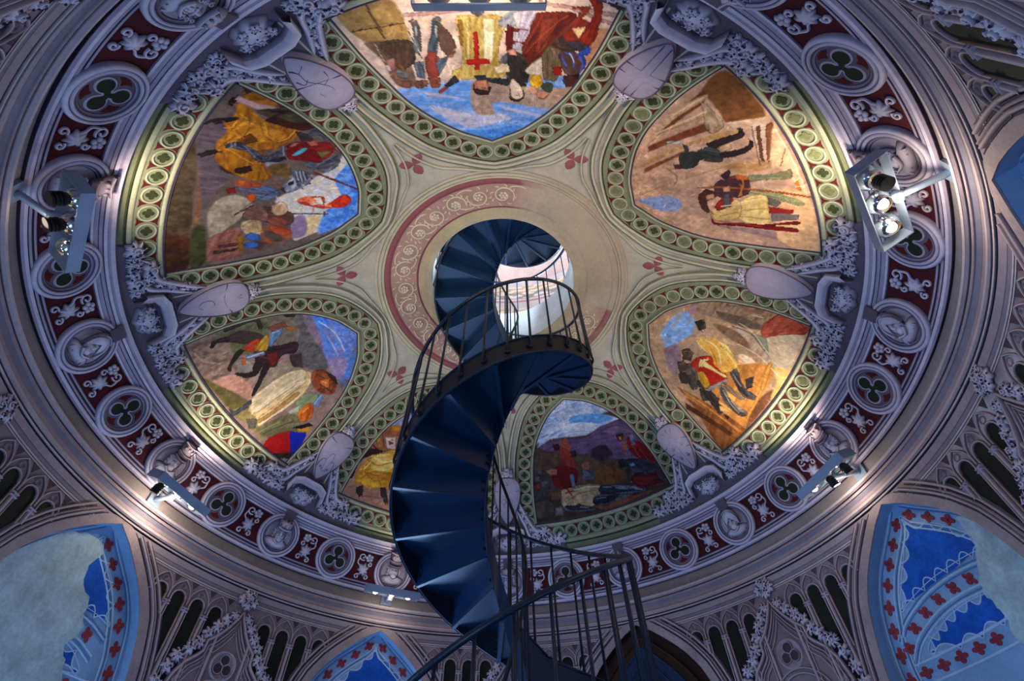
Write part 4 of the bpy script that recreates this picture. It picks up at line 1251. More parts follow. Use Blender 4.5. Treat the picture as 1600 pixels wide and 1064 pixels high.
    5: ((194, 156, 130), """
132,86,46 106,68,34 n 518,1680 466,1730 240,1766 253,1637 323,1629 440,1608 458,1599
122,66,35 98,52,28 h 319,1324 458,1599 398,1602 358,1482 296,1292
202,167,132 180,145,112 h 412,1456 439,1608 411,1607 371,1457 306,1317 335,1321
198,164,134 168,128,98 h 337,1352 362,1582 311,1582 314,1337
132,70,36 108,56,28 h 301,1296 304,1580 254,1570 267,1288
188,148,102 165,125,82 h 225,1252 232,1569 210,1660 173,1657 207,1466 197,1242
110,66,38 130,80,48 h 190,1222 199,1454 176,1454 155,1204
192,168,138 140,110,85 f 408,1589 356,1612 264,1627 237,1602 230,1568 275,1560 341,1575
206,178,148 188,156,124 h 270,1627 239,1761 204,1771 224,1628
212,188,164 190,160,134 v 206,1692 202,1752 196,1763 -39,1692 -23,1681
112,70,45 90,55,35 - 205,1718 204,1733 13,1693 -12,1677
142,87,50 110,66,38 - 202,1751 199,1775 28,1718 -37,1688
218,174,134 228,196,156 n 197,1774 39,1784 -113,1781 -223,1771 -178,1756 -49,1728 -22,1702
222,132,42 200,110,40 - -128,1750 -119,1767 -180,1757 -165,1746
190,150,115 160,120,90 - -26,1734 65,1774 62,1777 -34,1736
212,178,142 188,150,115 h 73,1125 79,1314 51,1570 20,1576 49,1310 47,1110
196,152,106 170,126,84 n 53,1537 13,1700 -36,1685 -31,1605 0,1560
190,156,132 174,138,118 n 136,1211 42,1445 -102,1385 -245,1381 -149,1259 -6,1218
122,144,190 150,160,190 n 26,1086 11,1157 -24,1253 -88,1290 -136,1256 -108,1166 -26,1113
224,170,124 238,194,144 n -150,1698 -229,1770 -525,1708 -447,1583 -296,1629
172,137,132 150,116,112 n -281,1361 -393,1603 -447,1583 -337,1419
64,70,66 46,50,50 f 171,1488 167,1546 106,1566 66,1544 101,1487 131,1461
58,62,60 42,46,46 f 181,1405 177,1463 144,1488 88,1445 94,1391 129,1385
75,62,62 55,46,46 - 235,1444 213,1460 166,1447 177,1431
202,192,182 170,155,145 - 284,1382 258,1444 233,1442 264,1386
90,60,50 60,42,36 - 143,1358 123,1396 99,1379 113,1352
58,40,40 40,28,30 f 189,1529 197,1588 195,1655 220,1661 212,1676 167,1669 160,1607 144,1562
58,42,42 40,28,30 f 120,1562 109,1628 121,1670 150,1678 126,1689 93,1672 76,1625 86,1558
200,170,130 170,140,100 f 152,1565 159,1614 122,1613 119,1569
152,147,110 118,112,82 f -44,1612 -64,1683 -56,1742 -60,1762 -106,1747 -102,1712 -86,1647 -82,1603
174,172,126 140,138,100 f -121,1589 -152,1662 -203,1709 -241,1745 -265,1731 -221,1676 -178,1616 -153,1578
70,44,60 92,50,45 f -52,1467 -23,1526 -35,1588 -56,1609 -151,1580 -149,1495 -119,1453
202,112,40 170,86,30 - -24,1567 -41,1610 -70,1605 -57,1564
204,130,60 180,105,45 - -72,1566 -96,1576 -153,1550 -150,1541 -99,1565
70,44,54 50,32,40 - -4,1514 13,1558 -10,1559 -48,1517
172,102,46 150,85,40 - -38,1410 -82,1521 -213,1772 -223,1769 -92,1517 -48,1406
218,184,104 238,208,144 f -207,1508 -169,1556 -169,1636 -243,1623 -341,1592 -346,1548 -285,1486
228,198,134 205,168,104 f -207,1394 -159,1455 -173,1531 -273,1493 -272,1408 -248,1382
166,40,30 130,28,24 f -173,1420 -138,1473 -159,1511 -186,1481 -207,1426
95,90,96 70,66,74 - -115,1485 -118,1509 -201,1486 -207,1443
205,155,125 180,130,100 - -78,1495 -76,1524 -110,1515 -106,1490
95,55,40 70,40,30 f -85,1380 -61,1430 -105,1461 -128,1442 -139,1398 -205,1381 -180,1358 -121,1364
204,154,124 170,124,98 - -97,1408 -99,1445 -128,1440 -127,1403
162,44,30 130,32,26 - -242,1621 -280,1700 -306,1692 -281,1612
132,117,112 105,92,90 - -281,1619 -308,1712 -338,1698 -330,1602
142,28,24 106,18,18 f -216,1382 -273,1379 -307,1477 -343,1583 -345,1691 -367,1686 -356,1600 -387,1674 -409,1659 -365,1549 -311,1430 -279,1363
130,115,105 100,88,80 f -182,1638 -231,1676 -252,1651 -233,1628
230,205,170 230,205,170 L32 396,1462 426,1603
150,100,60 150,100,60 L33 333,1370 334,1588
225,195,160 225,195,160 L44 343,1365 353,1587
90,50,28 90,50,28 L46 269,1289 257,1570
230,200,165 230,200,165 L30 258,1638 231,1758
96,58,36 96,58,36 L29 209,1707 -5,1673
240,215,185 240,215,185 L27 169,1773 -6,1778 -158,1774
170,120,80 170,120,80 L38 43,1127 34,1564
38,40,40 38,40,40 L33 156,1491 101,1547
90,96,90 90,96,90 L32 165,1511 120,1562
30,24,26 30,24,26 L47 216,1661 187,1670
30,24,26 30,24,26 L49 147,1679 114,1684
120,90,70 120,90,70 L35 136,1319 67,1339 23,1308
90,120,90 90,120,90 L30 -60,1618 -82,1718
100,96,70 100,96,70 L30 -143,1589 -216,1691
204,130,60 204,130,60 L42 -46,1584 -96,1576 -149,1538
250,225,170 250,225,170 L41 -188,1532 -190,1620
160,115,50 160,115,50 L33 -236,1514 -253,1614
160,115,50 160,115,50 L32 -270,1492 -314,1596
250,225,170 250,225,170 L32 -184,1445 -195,1513
160,115,50 160,115,50 L33 -242,1412 -243,1494
190,60,45 190,60,45 L33 -258,1376 -353,1554
70,40,30 70,40,30 L45 -77,1395 -86,1448
60,36,28 60,36,28 L34 -157,1380 -220,1392
"""),
    3: ((184, 150, 116), """
168,142,112 122,94,74 h 240,1211 439,1350 526,1430 583,1642 570,1687 377,1577 334,1499 258,1375
192,152,152 170,130,130 n 207,1212 299,1257 224,1290 193,1253
104,88,76 130,104,86 h 317,1361 373,1521 369,1617 296,1516 278,1399
130,98,74 160,124,96 h 433,1415 512,1567 452,1579 396,1472
150,182,218 120,160,212 n -1,1147 167,1179 216,1232 179,1296 89,1319 -9,1281 -109,1217 -60,1174
152,126,132 126,104,112 n -106,1209 -47,1295 -231,1346 -274,1323 -201,1248
150,52,34 188,104,80 f 374,1573 477,1585 568,1608 575,1677 495,1718 439,1705 356,1640 300,1611
192,172,142 212,192,162 n 315,1619 461,1718 328,1756 214,1780 102,1784 164,1706 262,1651
152,157,132 130,132,104 - 301,1552 308,1628 205,1681 227,1624
205,185,160 175,140,110 h 294,1476 275,1565 203,1692 149,1694 209,1553
120,92,72 150,118,92 h 225,1377 256,1493 213,1591 171,1569 188,1437
192,152,118 222,182,142 h 192,1289 186,1393 164,1489 155,1534 114,1433 118,1353
238,192,88 252,218,142 f 47,1352 108,1380 129,1429 127,1506 68,1571 -2,1608 -67,1578 -81,1529 3,1465 12,1416
252,226,160 240,200,110 f 85,1388 101,1438 62,1530 1,1574 -17,1538 36,1464
248,228,200 236,172,112 n 120,1567 141,1623 106,1685 36,1703 -21,1654 30,1602
216,122,50 230,150,80 n -4,1635 86,1683 53,1715 -50,1704 -78,1665
218,154,78 190,125,60 h -94,1511 176,1705 -3,1754 -299,1748 -274,1606
132,87,56 104,68,44 n -82,1744 42,1773 -57,1792 -284,1773 -313,1749
236,192,112 210,160,86 v 167,1702 167,1717 -297,1759 -344,1750 -22,1741
228,174,94 236,196,130 n 170,1721 205,1792 28,1803 -36,1783 81,1766
166,106,50 118,68,30 h -328,1367 -317,1448 -301,1764 -358,1760 -475,1749 -546,1686 -487,1615 -389,1482
92,54,25 75,44,20 h -396,1436 -382,1725 -420,1716 -441,1462
194,134,72 170,112,56 h -323,1396 -333,1751 -360,1753 -363,1426
84,62,46 55,42,34 - -68,1312 -23,1335 -39,1374 -107,1379 -126,1333
88,66,50 58,44,36 - -162,1313 -121,1342 -178,1375 -232,1353
60,50,45 90,76,62 - -230,1348 -186,1382 -243,1421 -289,1388
112,102,92 58,53,48 f -149,1365 -120,1402 -207,1463 -275,1446 -251,1412
92,82,72 50,45,42 f -208,1459 -180,1510 -254,1560 -318,1530 -267,1491
65,55,50 40,35,32 - 178,1294 225,1333 165,1368 124,1338
194,50,28 158,34,24 f -110,1382 -1,1457 -74,1585 -189,1533 -188,1485 -158,1442
238,208,122 220,180,90 - -78,1412 -70,1518 -92,1517 -98,1413
238,208,122 220,180,90 - -28,1447 -20,1460 -99,1452 -100,1438
172,167,162 130,122,116 - -253,1507 -79,1585 -91,1595 -269,1519
208,152,45 180,122,35 f -143,1435 -170,1506 -241,1519 -212,1478
104,94,88 168,152,136 f -161,1566 -138,1605 -202,1671 -199,1731 -238,1731 -256,1684 -233,1614
110,100,96 58,52,52 f -27,1577 16,1602 -72,1667 -69,1734 -102,1734 -126,1682 -75,1621
80,70,66 48,42,40 f -254,1553 -232,1594 -304,1641 -338,1626
90,78,70 60,50,46 f -19,1653 45,1678 -36,1699 -72,1682
252,194,114 235,170,90 - -283,1607 -249,1670 -273,1671 -307,1625
96,80,70 96,80,70 L64 311,1364 308,1431
96,80,70 96,80,70 L61 270,1470 285,1560 233,1648
110,86,70 110,86,70 L62 387,1397 454,1483 456,1535
228,208,184 228,208,184 L34 311,1487 302,1553 221,1678
228,208,184 228,208,184 L33 403,1507 423,1550
236,216,190 236,216,190 L36 176,1537 180,1644 138,1749
120,30,20 120,30,20 L44 408,1582 536,1606 497,1704
120,30,20 120,30,20 L37 459,1583 544,1602
120,30,20 120,30,20 L36 382,1656 474,1715
180,90,70 180,90,70 L31 349,1597 427,1599 515,1650
95,75,55 50,40,32 - -69,1305 -31,1325 -39,1361 -99,1375 -124,1341
95,75,55 50,40,32 - -168,1314 -130,1335 -137,1371 -188,1380 -214,1347
70,60,55 44,38,36 - -241,1343 -194,1374 -218,1415 -274,1417 -291,1381
150,130,105 150,130,105 L30 -69,1322 -49,1340
150,130,105 150,130,105 L30 -167,1331 -147,1349
40,32,28 40,32,28 L52 173,1293 138,1342 129,1362
40,32,28 40,32,28 L37 184,1301 202,1341
242,198,102 226,160,60 f 55,1358 102,1388 123,1442 97,1519 64,1582 6,1618 -12,1589 -59,1556 -64,1512 1,1466 21,1419
255,230,166 255,230,166 L58 88,1386 75,1468 -8,1522
255,230,166 255,230,166 L49 117,1474 60,1554 29,1595
170,110,40 170,110,40 L36 49,1440 -2,1489 -49,1514
192,44,20 158,30,16 f -110,1391 -63,1419 -44,1482 -83,1579 -182,1523 -151,1481 -137,1428
244,220,146 225,190,110 - -72,1422 -53,1430 -68,1521 -65,1573 -84,1572 -87,1513 -98,1447 -116,1433
244,220,146 225,190,110 - -39,1434 -38,1449 -107,1450 -103,1435
216,166,50 180,130,40 f -159,1444 -129,1466 -182,1523 -225,1514 -212,1478
155,150,145 155,150,145 L49 -235,1518 -90,1583
110,105,100 58,52,48 f -156,1575 -179,1620 -221,1677 -231,1708 -202,1733 -232,1736 -259,1703 -242,1648 -219,1604
100,95,95 52,48,48 f -31,1582 21,1598 -20,1628 -65,1672 -71,1728 -98,1724 -112,1682 -79,1628
152,132,112 110,92,78 f -116,1569 -114,1605 -129,1667 -132,1696 -157,1683 -154,1633
190,180,170 190,180,170 L27 -170,1595 -222,1656 -241,1705
190,180,170 190,180,170 L27 -29,1596 -74,1655
95,82,72 58,50,46 f -160,1387 -188,1438 -249,1474 -289,1455 -251,1418
80,66,58 50,42,38 f -250,1499 -230,1570 -318,1629 -316,1598 -281,1540
60,40,35 45,32,28 - -307,1640 -302,1675 -332,1670
252,194,114 235,165,85 - -247,1598 -253,1666 -271,1665 -266,1604
242,188,104 220,160,80 - -160,1606 -157,1662 -197,1669 -191,1631
110,60,22 110,60,22 L37 -337,1395 -354,1625 -359,1748
110,60,22 110,60,22 L44 -369,1439 -401,1654 -409,1741
218,154,84 218,154,84 L34 -336,1412 -345,1644 -338,1748
228,168,82 205,140,64 f 166,1695 174,1710 -13,1745 -302,1751 -218,1738 -51,1734
"""),
    1: ((86, 66, 60), """
136,160,196 206,210,220 h -335,1297 -167,1196 -2,1177 138,1201 333,1285 293,1310 169,1326 67,1352 -74,1328 -214,1294 -292,1307
84,146,206 120,166,212 h -21,1201 161,1216 312,1284 178,1306 7,1288
214,216,222 190,196,208 h -135,1227 40,1250 182,1298 55,1314 -84,1283
116,90,122 88,68,100 h -321,1306 -218,1303 35,1357 169,1326 294,1308 380,1320 464,1408 520,1501 506,1585 263,1554 10,1472 -251,1369
140,112,140 112,88,116 h 158,1349 296,1334 355,1361 255,1393
102,76,60 78,58,48 n -401,1334 -210,1382 10,1472 245,1562 236,1623 66,1657 -137,1611 -416,1429
124,84,40 96,64,36 n -2,1557 165,1579 250,1643 116,1675 -42,1635
58,44,38 80,60,50 n -508,1549 -223,1628 9,1654 394,1703 586,1683 499,1737 148,1777 -153,1786 -570,1684
152,86,56 124,68,46 n -77,1753 65,1770 248,1748 387,1728 359,1748 145,1783 -4,1789
156,62,46 116,42,34 f -185,1390 -107,1402 -105,1462 -104,1522 -171,1526 -197,1484
70,45,35 48,30,26 - -218,1328 -168,1336 -176,1383 -221,1374
168,98,76 140,76,58 - -165,1333 -102,1321 -83,1385 -113,1415 -161,1412
60,40,35 42,28,26 - -111,1414 -61,1419 -72,1457 -118,1450
128,28,24 88,18,18 f -295,1483 -200,1490 -108,1530 -111,1574 -166,1614 -261,1610 -316,1557
172,112,60 130,80,44 - -342,1467 -270,1473 -254,1509 -319,1507
96,108,134 64,72,94 - -175,1542 -133,1549 -156,1628 -190,1623
162,112,82 120,80,60 - -58,1509 8,1512 -14,1557 -62,1555
96,92,98 66,62,68 f -78,1550 23,1573 4,1624 -89,1608
76,66,66 44,40,40 n -452,1436 -367,1443 -331,1505 -357,1587 -463,1601 -512,1571
132,45,35 96,34,28 - -472,1503 -417,1517 -426,1551 -474,1544
110,95,90 70,60,58 - -435,1466 -399,1475 -407,1506 -441,1495
110,95,90 70,60,58 - -400,1508 -364,1517 -374,1551 -410,1544
72,52,62 50,36,44 n 45,1455 118,1434 183,1459 201,1511 98,1537 38,1501
60,35,25 42,25,20 - 275,1391 330,1391 326,1430 276,1439
150,95,65 120,72,50 - 316,1414 335,1415 328,1436 309,1436
132,32,28 92,22,24 f 353,1419 434,1463 490,1554 456,1585 395,1568 328,1508
112,117,132 76,80,96 f 367,1405 416,1414 415,1474 356,1479
172,112,82 140,86,62 - 298,1446 336,1449 304,1505 280,1491
50,35,30 34,24,22 - 219,1551 268,1550 262,1591 215,1594
82,82,92 44,44,54 f 259,1561 347,1554 494,1593 470,1643 356,1646 287,1619
122,117,117 86,82,84 - 262,1593 308,1597 269,1686 233,1682
96,18,18 58,14,14 f 302,1639 466,1640 584,1669 462,1698 322,1711 264,1686
54,44,50 76,64,70 f 483,1573 563,1553 582,1623 586,1683 471,1680
218,190,150 172,136,100 f -273,1612 -186,1617 12,1653 18,1688 -45,1733 -98,1742 -161,1716 -284,1714 -304,1657
156,40,30 120,30,24 - -233,1625 -155,1634 -175,1659 -206,1655 -201,1636
84,90,100 136,136,142 f 15,1671 195,1688 322,1717 331,1732 174,1729 9,1697
50,50,60 112,112,118 f -40,1704 89,1725 235,1726 224,1746 77,1775 -64,1750
70,66,66 104,98,96 f -280,1701 -182,1727 -76,1763 -97,1774 -238,1746 -295,1718
124,84,56 90,60,42 - -359,1594 -276,1614 -298,1658 -372,1636
98,82,72 70,58,52 n -504,1603 -385,1635 -383,1700 -481,1697 -549,1659
122,112,112 90,82,82 n -362,1676 -301,1693 -318,1740 -382,1721
216,216,224 216,216,224 L80 -287,1286 -148,1245 -6,1268
216,216,224 216,216,224 L64 -83,1298 85,1337
88,68,104 88,68,104 L61 104,1371 248,1338 330,1339
88,68,104 88,68,104 L56 -71,1367 134,1399
130,104,134 130,104,134 L47 197,1356 326,1366 393,1396
70,45,62 48,32,44 n 60,1444 116,1436 174,1441 186,1503 114,1529 67,1519 56,1470
168,66,46 128,44,34 f -179,1383 -134,1385 -104,1435 -121,1450 -136,1500 -163,1499 -169,1457 -189,1423
162,86,66 130,66,50 - -167,1359 -121,1322 -95,1323 -96,1381 -126,1387 -157,1377
60,38,30 40,26,22 - -218,1342 -184,1338 -167,1359 -186,1381 -218,1371
65,45,38 44,30,28 - -103,1415 -70,1421 -73,1445 -102,1449
116,20,18 84,14,14 f -257,1469 -184,1487 -145,1517 -120,1557 -161,1621 -214,1618 -254,1607 -265,1539
176,116,76 135,84,56 - -336,1468 -284,1467 -250,1491 -269,1519 -320,1501
112,128,158 80,92,118 - -178,1548 -144,1551 -161,1621 -188,1619
152,70,60 110,50,44 - -444,1508 -419,1514 -427,1540 -452,1533
110,95,95 76,66,68 - -399,1437 -367,1447 -379,1473 -403,1464
120,104,100 84,72,72 - -381,1512 -348,1520 -357,1547 -385,1540
150,100,76 110,72,56 - -41,1506 -7,1509 -10,1534 -40,1540
110,112,120 80,80,90 f -66,1539 -24,1562 -10,1603 -76,1594
208,184,144 166,132,92 f -296,1653 -238,1629 -183,1627 -64,1639 28,1665 -10,1704 -36,1704 -60,1748 -120,1746 -220,1698 -264,1714 -291,1696
142,34,24 142,34,24 L101 -227,1617 -210,1662
142,34,24 142,34,24 L100 -250,1635 -176,1641
128,94,60 128,94,60 L33 -225,1674 -149,1666 -14,1680
128,94,60 128,94,60 L31 -273,1678 -180,1675
232,212,176 232,212,176 L33 -180,1639 -69,1650 10,1667
34,37,47 60,64,76 f 28,1665 119,1686 238,1714 324,1716 317,1731 231,1726 103,1718 4,1694
138,148,168 138,148,168 L35 40,1674 103,1686
138,148,168 138,148,168 L34 132,1695 213,1713
150,152,158 150,152,158 L54 276,1718 317,1722
27,29,38 50,52,62 f -49,1712 64,1728 149,1725 113,1746 29,1759 -67,1746
130,138,156 130,138,156 L35 -37,1722 36,1731
60,58,62 40,38,42 f -275,1700 -181,1726 -91,1757 -103,1763 -200,1745 -275,1717
156,156,162 156,156,162 L30 -176,1734 -115,1754
152,82,52 120,60,42 n -46,1772 45,1762 149,1756 252,1747 262,1759 157,1773 68,1782 -18,1783
60,30,22 42,22,18 - 270,1398 307,1390 321,1413 301,1437 271,1431
192,122,82 150,90,62 - 286,1408 309,1411 299,1433 284,1431
152,96,76 115,70,56 - 290,1461 323,1460 299,1502 273,1505
132,142,158 92,100,118 - 362,1412 397,1406 399,1436 367,1453
126,25,22 90,18,18 f 393,1449 446,1486 488,1545 458,1590 422,1570 383,1537 391,1488
172,72,62 172,72,62 L29 359,1471 385,1549
172,72,62 172,72,62 L31 405,1507 437,1571
34,24,22 50,36,32 - 216,1553 259,1543 272,1567 242,1593 210,1592
60,62,72 34,35,44 f 277,1555 350,1555 392,1568 468,1602 459,1636 380,1654 359,1618 288,1599
134,148,174 100,112,138 - 289,1581 324,1577 332,1592 296,1600
70,60,60 48,42,42 f 265,1596 296,1600 276,1656 247,1681 241,1652
120,30,26 86,22,22 f 283,1657 350,1652 435,1668 396,1699 307,1703
"""),
    -1: ((176, 136, 106), """
152,146,180 180,170,190 n -394,1302 -371,1210 -309,1168 -10,1105 58,1263 -332,1306
176,116,70 140,85,60 n -487,1390 -425,1314 -314,1293 -133,1305 -77,1433 -358,1472 -484,1450
206,152,70 170,110,50 - -463,1368 -418,1353 -381,1414 -425,1428
216,192,182 190,150,140 - -364,1380 -288,1371 -253,1452 -320,1449
150,60,50 120,45,40 - -330,1397 -298,1389 -285,1419 -313,1425
220,150,40 190,120,30 - -345,1305 -289,1293 -274,1328 -326,1335
70,35,30 55,28,25 - -499,1449 -257,1471 -254,1477 -496,1456
70,35,30 55,28,25 - -468,1408 -358,1472 -361,1478 -471,1415
70,35,30 55,28,25 - -369,1480 -468,1408 -463,1405 -363,1478
66,38,34 48,28,26 f -515,1617 -521,1522 -455,1464 -355,1468 -332,1494 -426,1505 -478,1544 -487,1625
228,178,60 176,116,30 f -477,1615 -423,1512 -375,1489 -172,1450 -18,1672 -289,1677 -355,1688 -427,1657 -445,1666
244,214,126 220,170,70 f -395,1502 -268,1479 -230,1565 -329,1592 -389,1568
200,140,40 165,105,25 f -421,1594 -322,1608 -236,1583 -220,1618 -329,1644
172,130,110 148,108,88 n -565,1669 -447,1664 -185,1693 179,1642 217,1720 -158,1772 -513,1710
58,44,44 44,34,36 - -441,1679 -398,1665 -376,1721 -398,1729 -429,1705
58,44,50 44,34,38 - -275,1674 -236,1670 -176,1751 -193,1762 -249,1715
112,84,70 90,66,56 h -399,1716 -206,1724 -200,1736 -380,1731
170,110,26 170,110,26 L74 -428,1629 -353,1591 -228,1600
170,110,26 170,110,26 L74 -431,1522 -346,1555 -261,1530
252,226,150 252,226,150 L77 -389,1510 -307,1534 -253,1519
170,110,26 170,110,26 L62 -322,1608 -271,1665
252,220,130 252,220,130 L62 -429,1577 -400,1540
100,60,46 100,60,46 L52 -458,1347 -403,1424
100,60,46 100,60,46 L52 -405,1332 -348,1440
240,210,190 240,210,190 L50 -346,1389 -291,1404
"""),
    -3: ((152, 126, 116), """
112,112,82 88,94,68 n -517,1617 -505,1503 -445,1387 -292,1448 -188,1520 -315,1623 -391,1603
132,122,104 110,104,90 n -445,1393 -379,1271 -328,1238 -226,1323 -79,1415 -206,1459
84,136,216 140,146,200 h -341,1237 -208,1134 -15,1060 50,1093 215,1213 272,1282 117,1300 -42,1285 -185,1270
60,124,224 90,146,222 h -313,1227 -218,1155 -125,1172 -155,1235
146,126,168 170,150,180 h 52,1287 139,1176 276,1276 207,1310
116,112,112 88,84,84 n -341,1316 -328,1238 -69,1271 121,1299 129,1356 44,1408 -80,1417 -226,1323
152,132,152 130,112,132 n -299,1266 -285,1223 -89,1249 0,1285 -140,1291
112,92,82 164,138,122 n -557,1709 -514,1610 -356,1619 -215,1671 -209,1750 -307,1772
150,128,116 110,88,78 n -333,1633 -246,1598 -155,1591 -96,1669 -219,1670
198,152,132 172,130,112 n -236,1763 -181,1669 -6,1664 27,1700 -66,1722 -140,1745
116,106,60 92,84,46 n -315,1772 -183,1744 14,1705 134,1703 112,1776 -7,1788
152,137,87 128,114,68 n 2,1792 72,1719 328,1751 363,1757 181,1763
168,152,132 146,130,112 n -116,1558 -28,1435 48,1444 59,1611 33,1664 -55,1638
132,124,116 160,150,140 n -265,1629 -217,1593 -130,1603 -145,1647 -203,1659
52,42,42 76,60,60 f -443,1640 -433,1581 -411,1514 -324,1473 -275,1490 -328,1557 -397,1600
44,36,36 30,25,25 - -428,1663 -455,1635 -433,1581 -402,1596 -428,1630 -417,1654
44,39,37 62,52,50 f -480,1576 -504,1523 -478,1458 -435,1428 -366,1445 -366,1464 -427,1455 -446,1516 -462,1565
70,44,50 48,34,40 f -259,1543 -231,1480 -200,1450 -154,1364 -89,1406 -124,1464 -81,1517 -93,1545 -159,1580
48,36,34 34,26,26 - -184,1579 -145,1562 -100,1614 -128,1654 -183,1676 -192,1666 -144,1627
48,36,34 34,26,26 - -140,1558 -100,1543 -16,1641 9,1679 -16,1676 -70,1619
48,38,36 34,26,26 - -314,1605 -295,1570 -252,1653 -220,1678 -244,1684 -269,1662
82,66,66 58,48,50 n -107,1440 -71,1378 42,1415 -3,1460
206,84,38 160,55,28 f -315,1576 -316,1502 -277,1507 -253,1552 -291,1576
208,168,60 160,120,40 f -267,1544 -305,1465 -269,1463 -214,1507 -239,1540
112,142,172 78,104,140 f -244,1481 -321,1414 -306,1378 -261,1401 -241,1440 -216,1476
132,152,174 90,105,125 - -260,1594 -220,1516 -191,1523 -228,1597
142,44,44 105,32,34 f -186,1515 -167,1475 -99,1493 -99,1542
182,112,60 140,80,44 - -289,1364 -264,1324 -236,1345 -271,1371
132,80,65 100,60,48 - -352,1433 -329,1351 -285,1355 -307,1431
34,34,34 50,48,46 - -376,1332 -339,1275 -320,1298 -350,1331
204,112,50 160,80,36 - -245,1617 -248,1597 -203,1616 -205,1632
236,212,162 204,168,112 g 78,1730 25,1696 14,1614 24,1483 74,1408 124,1401 177,1448 218,1536 212,1671 208,1733 158,1726
234,218,188 214,190,146 g 23,1697 1,1608 8,1486 66,1413 129,1478 123,1637 106,1726
190,150,92 170,130,80 g 164,1726 172,1656 161,1516 190,1516 199,1656 191,1726
80,86,96 56,60,68 - -22,1782 20,1768 20,1697 49,1709 47,1779 27,1793
112,107,96 80,76,68 - 110,1758 157,1722 204,1748 177,1773
168,92,50 108,58,38 n 92,1394 117,1336 248,1299 325,1349 267,1410 177,1428
222,127,60 180,96,44 - 180,1379 202,1329 263,1352 241,1390
70,44,34 50,32,26 - 129,1331 216,1294 281,1305 210,1324
152,162,122 124,134,98 f 212,1538 221,1453 287,1425 302,1471 289,1542
122,152,188 90,116,150 - 312,1480 262,1409 304,1406 340,1454
222,132,48 178,80,28 f 281,1529 288,1478 357,1488 383,1537 332,1586
192,192,162 160,160,130 - 242,1596 257,1527 292,1552 270,1593
126,121,86 96,92,62 n 214,1737 273,1581 368,1566 402,1615 318,1731
172,18,14 140,14,12 - 336,1762 318,1712 359,1639 369,1629 506,1675 440,1729 386,1758
18,42,180 14,32,140 - 369,1631 437,1567 466,1568 523,1631 506,1675
208,152,48 170,118,38 - 380,1600 428,1533 462,1549 413,1597
24,20,20 40,34,30 - 356,1617 401,1533 440,1515 403,1582
34,34,28 50,48,38 - 408,1751 518,1649 539,1677 457,1739
250,232,190 250,232,190 L60 100,1712 87,1600 87,1438
176,136,80 176,136,80 L60 155,1713 156,1606 136,1446
176,136,80 176,136,80 L46 121,1710 115,1601 118,1475
250,232,190 250,232,190 L62 203,1710 209,1593 192,1505
80,62,62 80,62,62 L55 -433,1618 -398,1541 -333,1493
90,72,72 90,72,72 L41 -479,1556 -466,1474 -426,1445
28,22,24 28,22,24 L58 -237,1541 -187,1479 -144,1409
130,60,40 130,60,40 L44 -249,1535 -195,1540 -150,1519
210,225,240 210,225,240 L43 -240,1592 -210,1523
190,210,230 190,210,230 L44 -296,1432 -290,1407
60,40,40 60,40,40 L76 -88,1440 -22,1452
110,96,90 110,96,90 L53 -491,1709 -408,1712 -389,1687
180,152,138 180,152,138 L67 -453,1713 -369,1715 -303,1685
96,80,72 96,80,72 L56 -323,1712 -312,1663
150,140,132 150,140,132 L58 -208,1617 -146,1615
96,60,44 96,60,44 L63 124,1380 185,1353
240,170,110 240,170,110 L63 197,1371 221,1354
70,44,34 70,44,34 L65 209,1388 294,1356
180,205,230 180,205,230 L48 306,1463 282,1409
110,150,100 110,150,100 L64 249,1538 255,1468
255,180,80 255,180,80 L63 311,1532 307,1500
70,66,58 70,66,58 L61 270,1735 289,1678 325,1601
150,145,110 150,145,110 L61 240,1745 271,1650
112,84,60 112,84,60 L58 -114,1738 -14,1725
186,205,236 186,205,236 L76 -211,1209 -67,1171 79,1179
186,175,210 186,175,210 L78 -82,1217 85,1222
"""),
}
# ================================================================== PAINTED PICTURES (pigment only, laid on the dome in brush strokes)
def lin(c):
    c = np.asarray(c, dtype=float) / 255
    return np.where(c <= .04045, c / 12.92, ((c + .055) / 1.055) ** 2.4)
def inside(px, py, P):
    n = len(P); j = n - 1
    r = np.zeros(px.shape, bool)
    for i in range(n):
        xi, yi = P[i]; xj, yj = P[j]
        if yi != yj:
            c = ((yi > py) != (yj > py)) & (px < (xj - xi) * (py - yi) / (yj - yi) + xi)
            r ^= c
        j = i
    return r
def edge_dist(px, py, P):
    d = np.full(px.shape, 9.0)
    j = len(P) - 1
    for i in range(len(P)):
        ax, ay = P[j]; bx, by = P[i]
        vx, vy = bx - ax, by - ay
        L = vx * vx + vy * vy + 1e-12
        t = np.clip(((px - ax) * vx + (py - ay) * vy) / L, 0, 1)
        d = np.minimum(d, np.hypot(px - ax - t * vx, py - ay - t * vy))
        j = i
    return d
NU, NV = 216, 200
_sp = side(PIC, 1, 12)
_pr = np.array([math.hypot(x, y) for x, y in _sp]); _pf = np.array([math.atan2(x, y) for x, y in _sp])
UNDER = {1: '136,160,196 196,202,214 h -300,1000 300,1000 380,1230 -380,1290\n', 7: '90,146,214 150,176,216 h -360,1000 360,1000 470,1330 300,1400 -300,1420 -470,1400\n',
         -3: '110,110,112 84,136,216 n -200,1000 260,1000 330,1300 -250,1250\n'}
UNDER[-1] = '152,146,180 180,170,190 h -300,1060 320,1060 420,1340 200,1370 -300,1330\n150,110,88 172,130,106 n -560,1640 560,1640 560,1810 -560,1810\n'
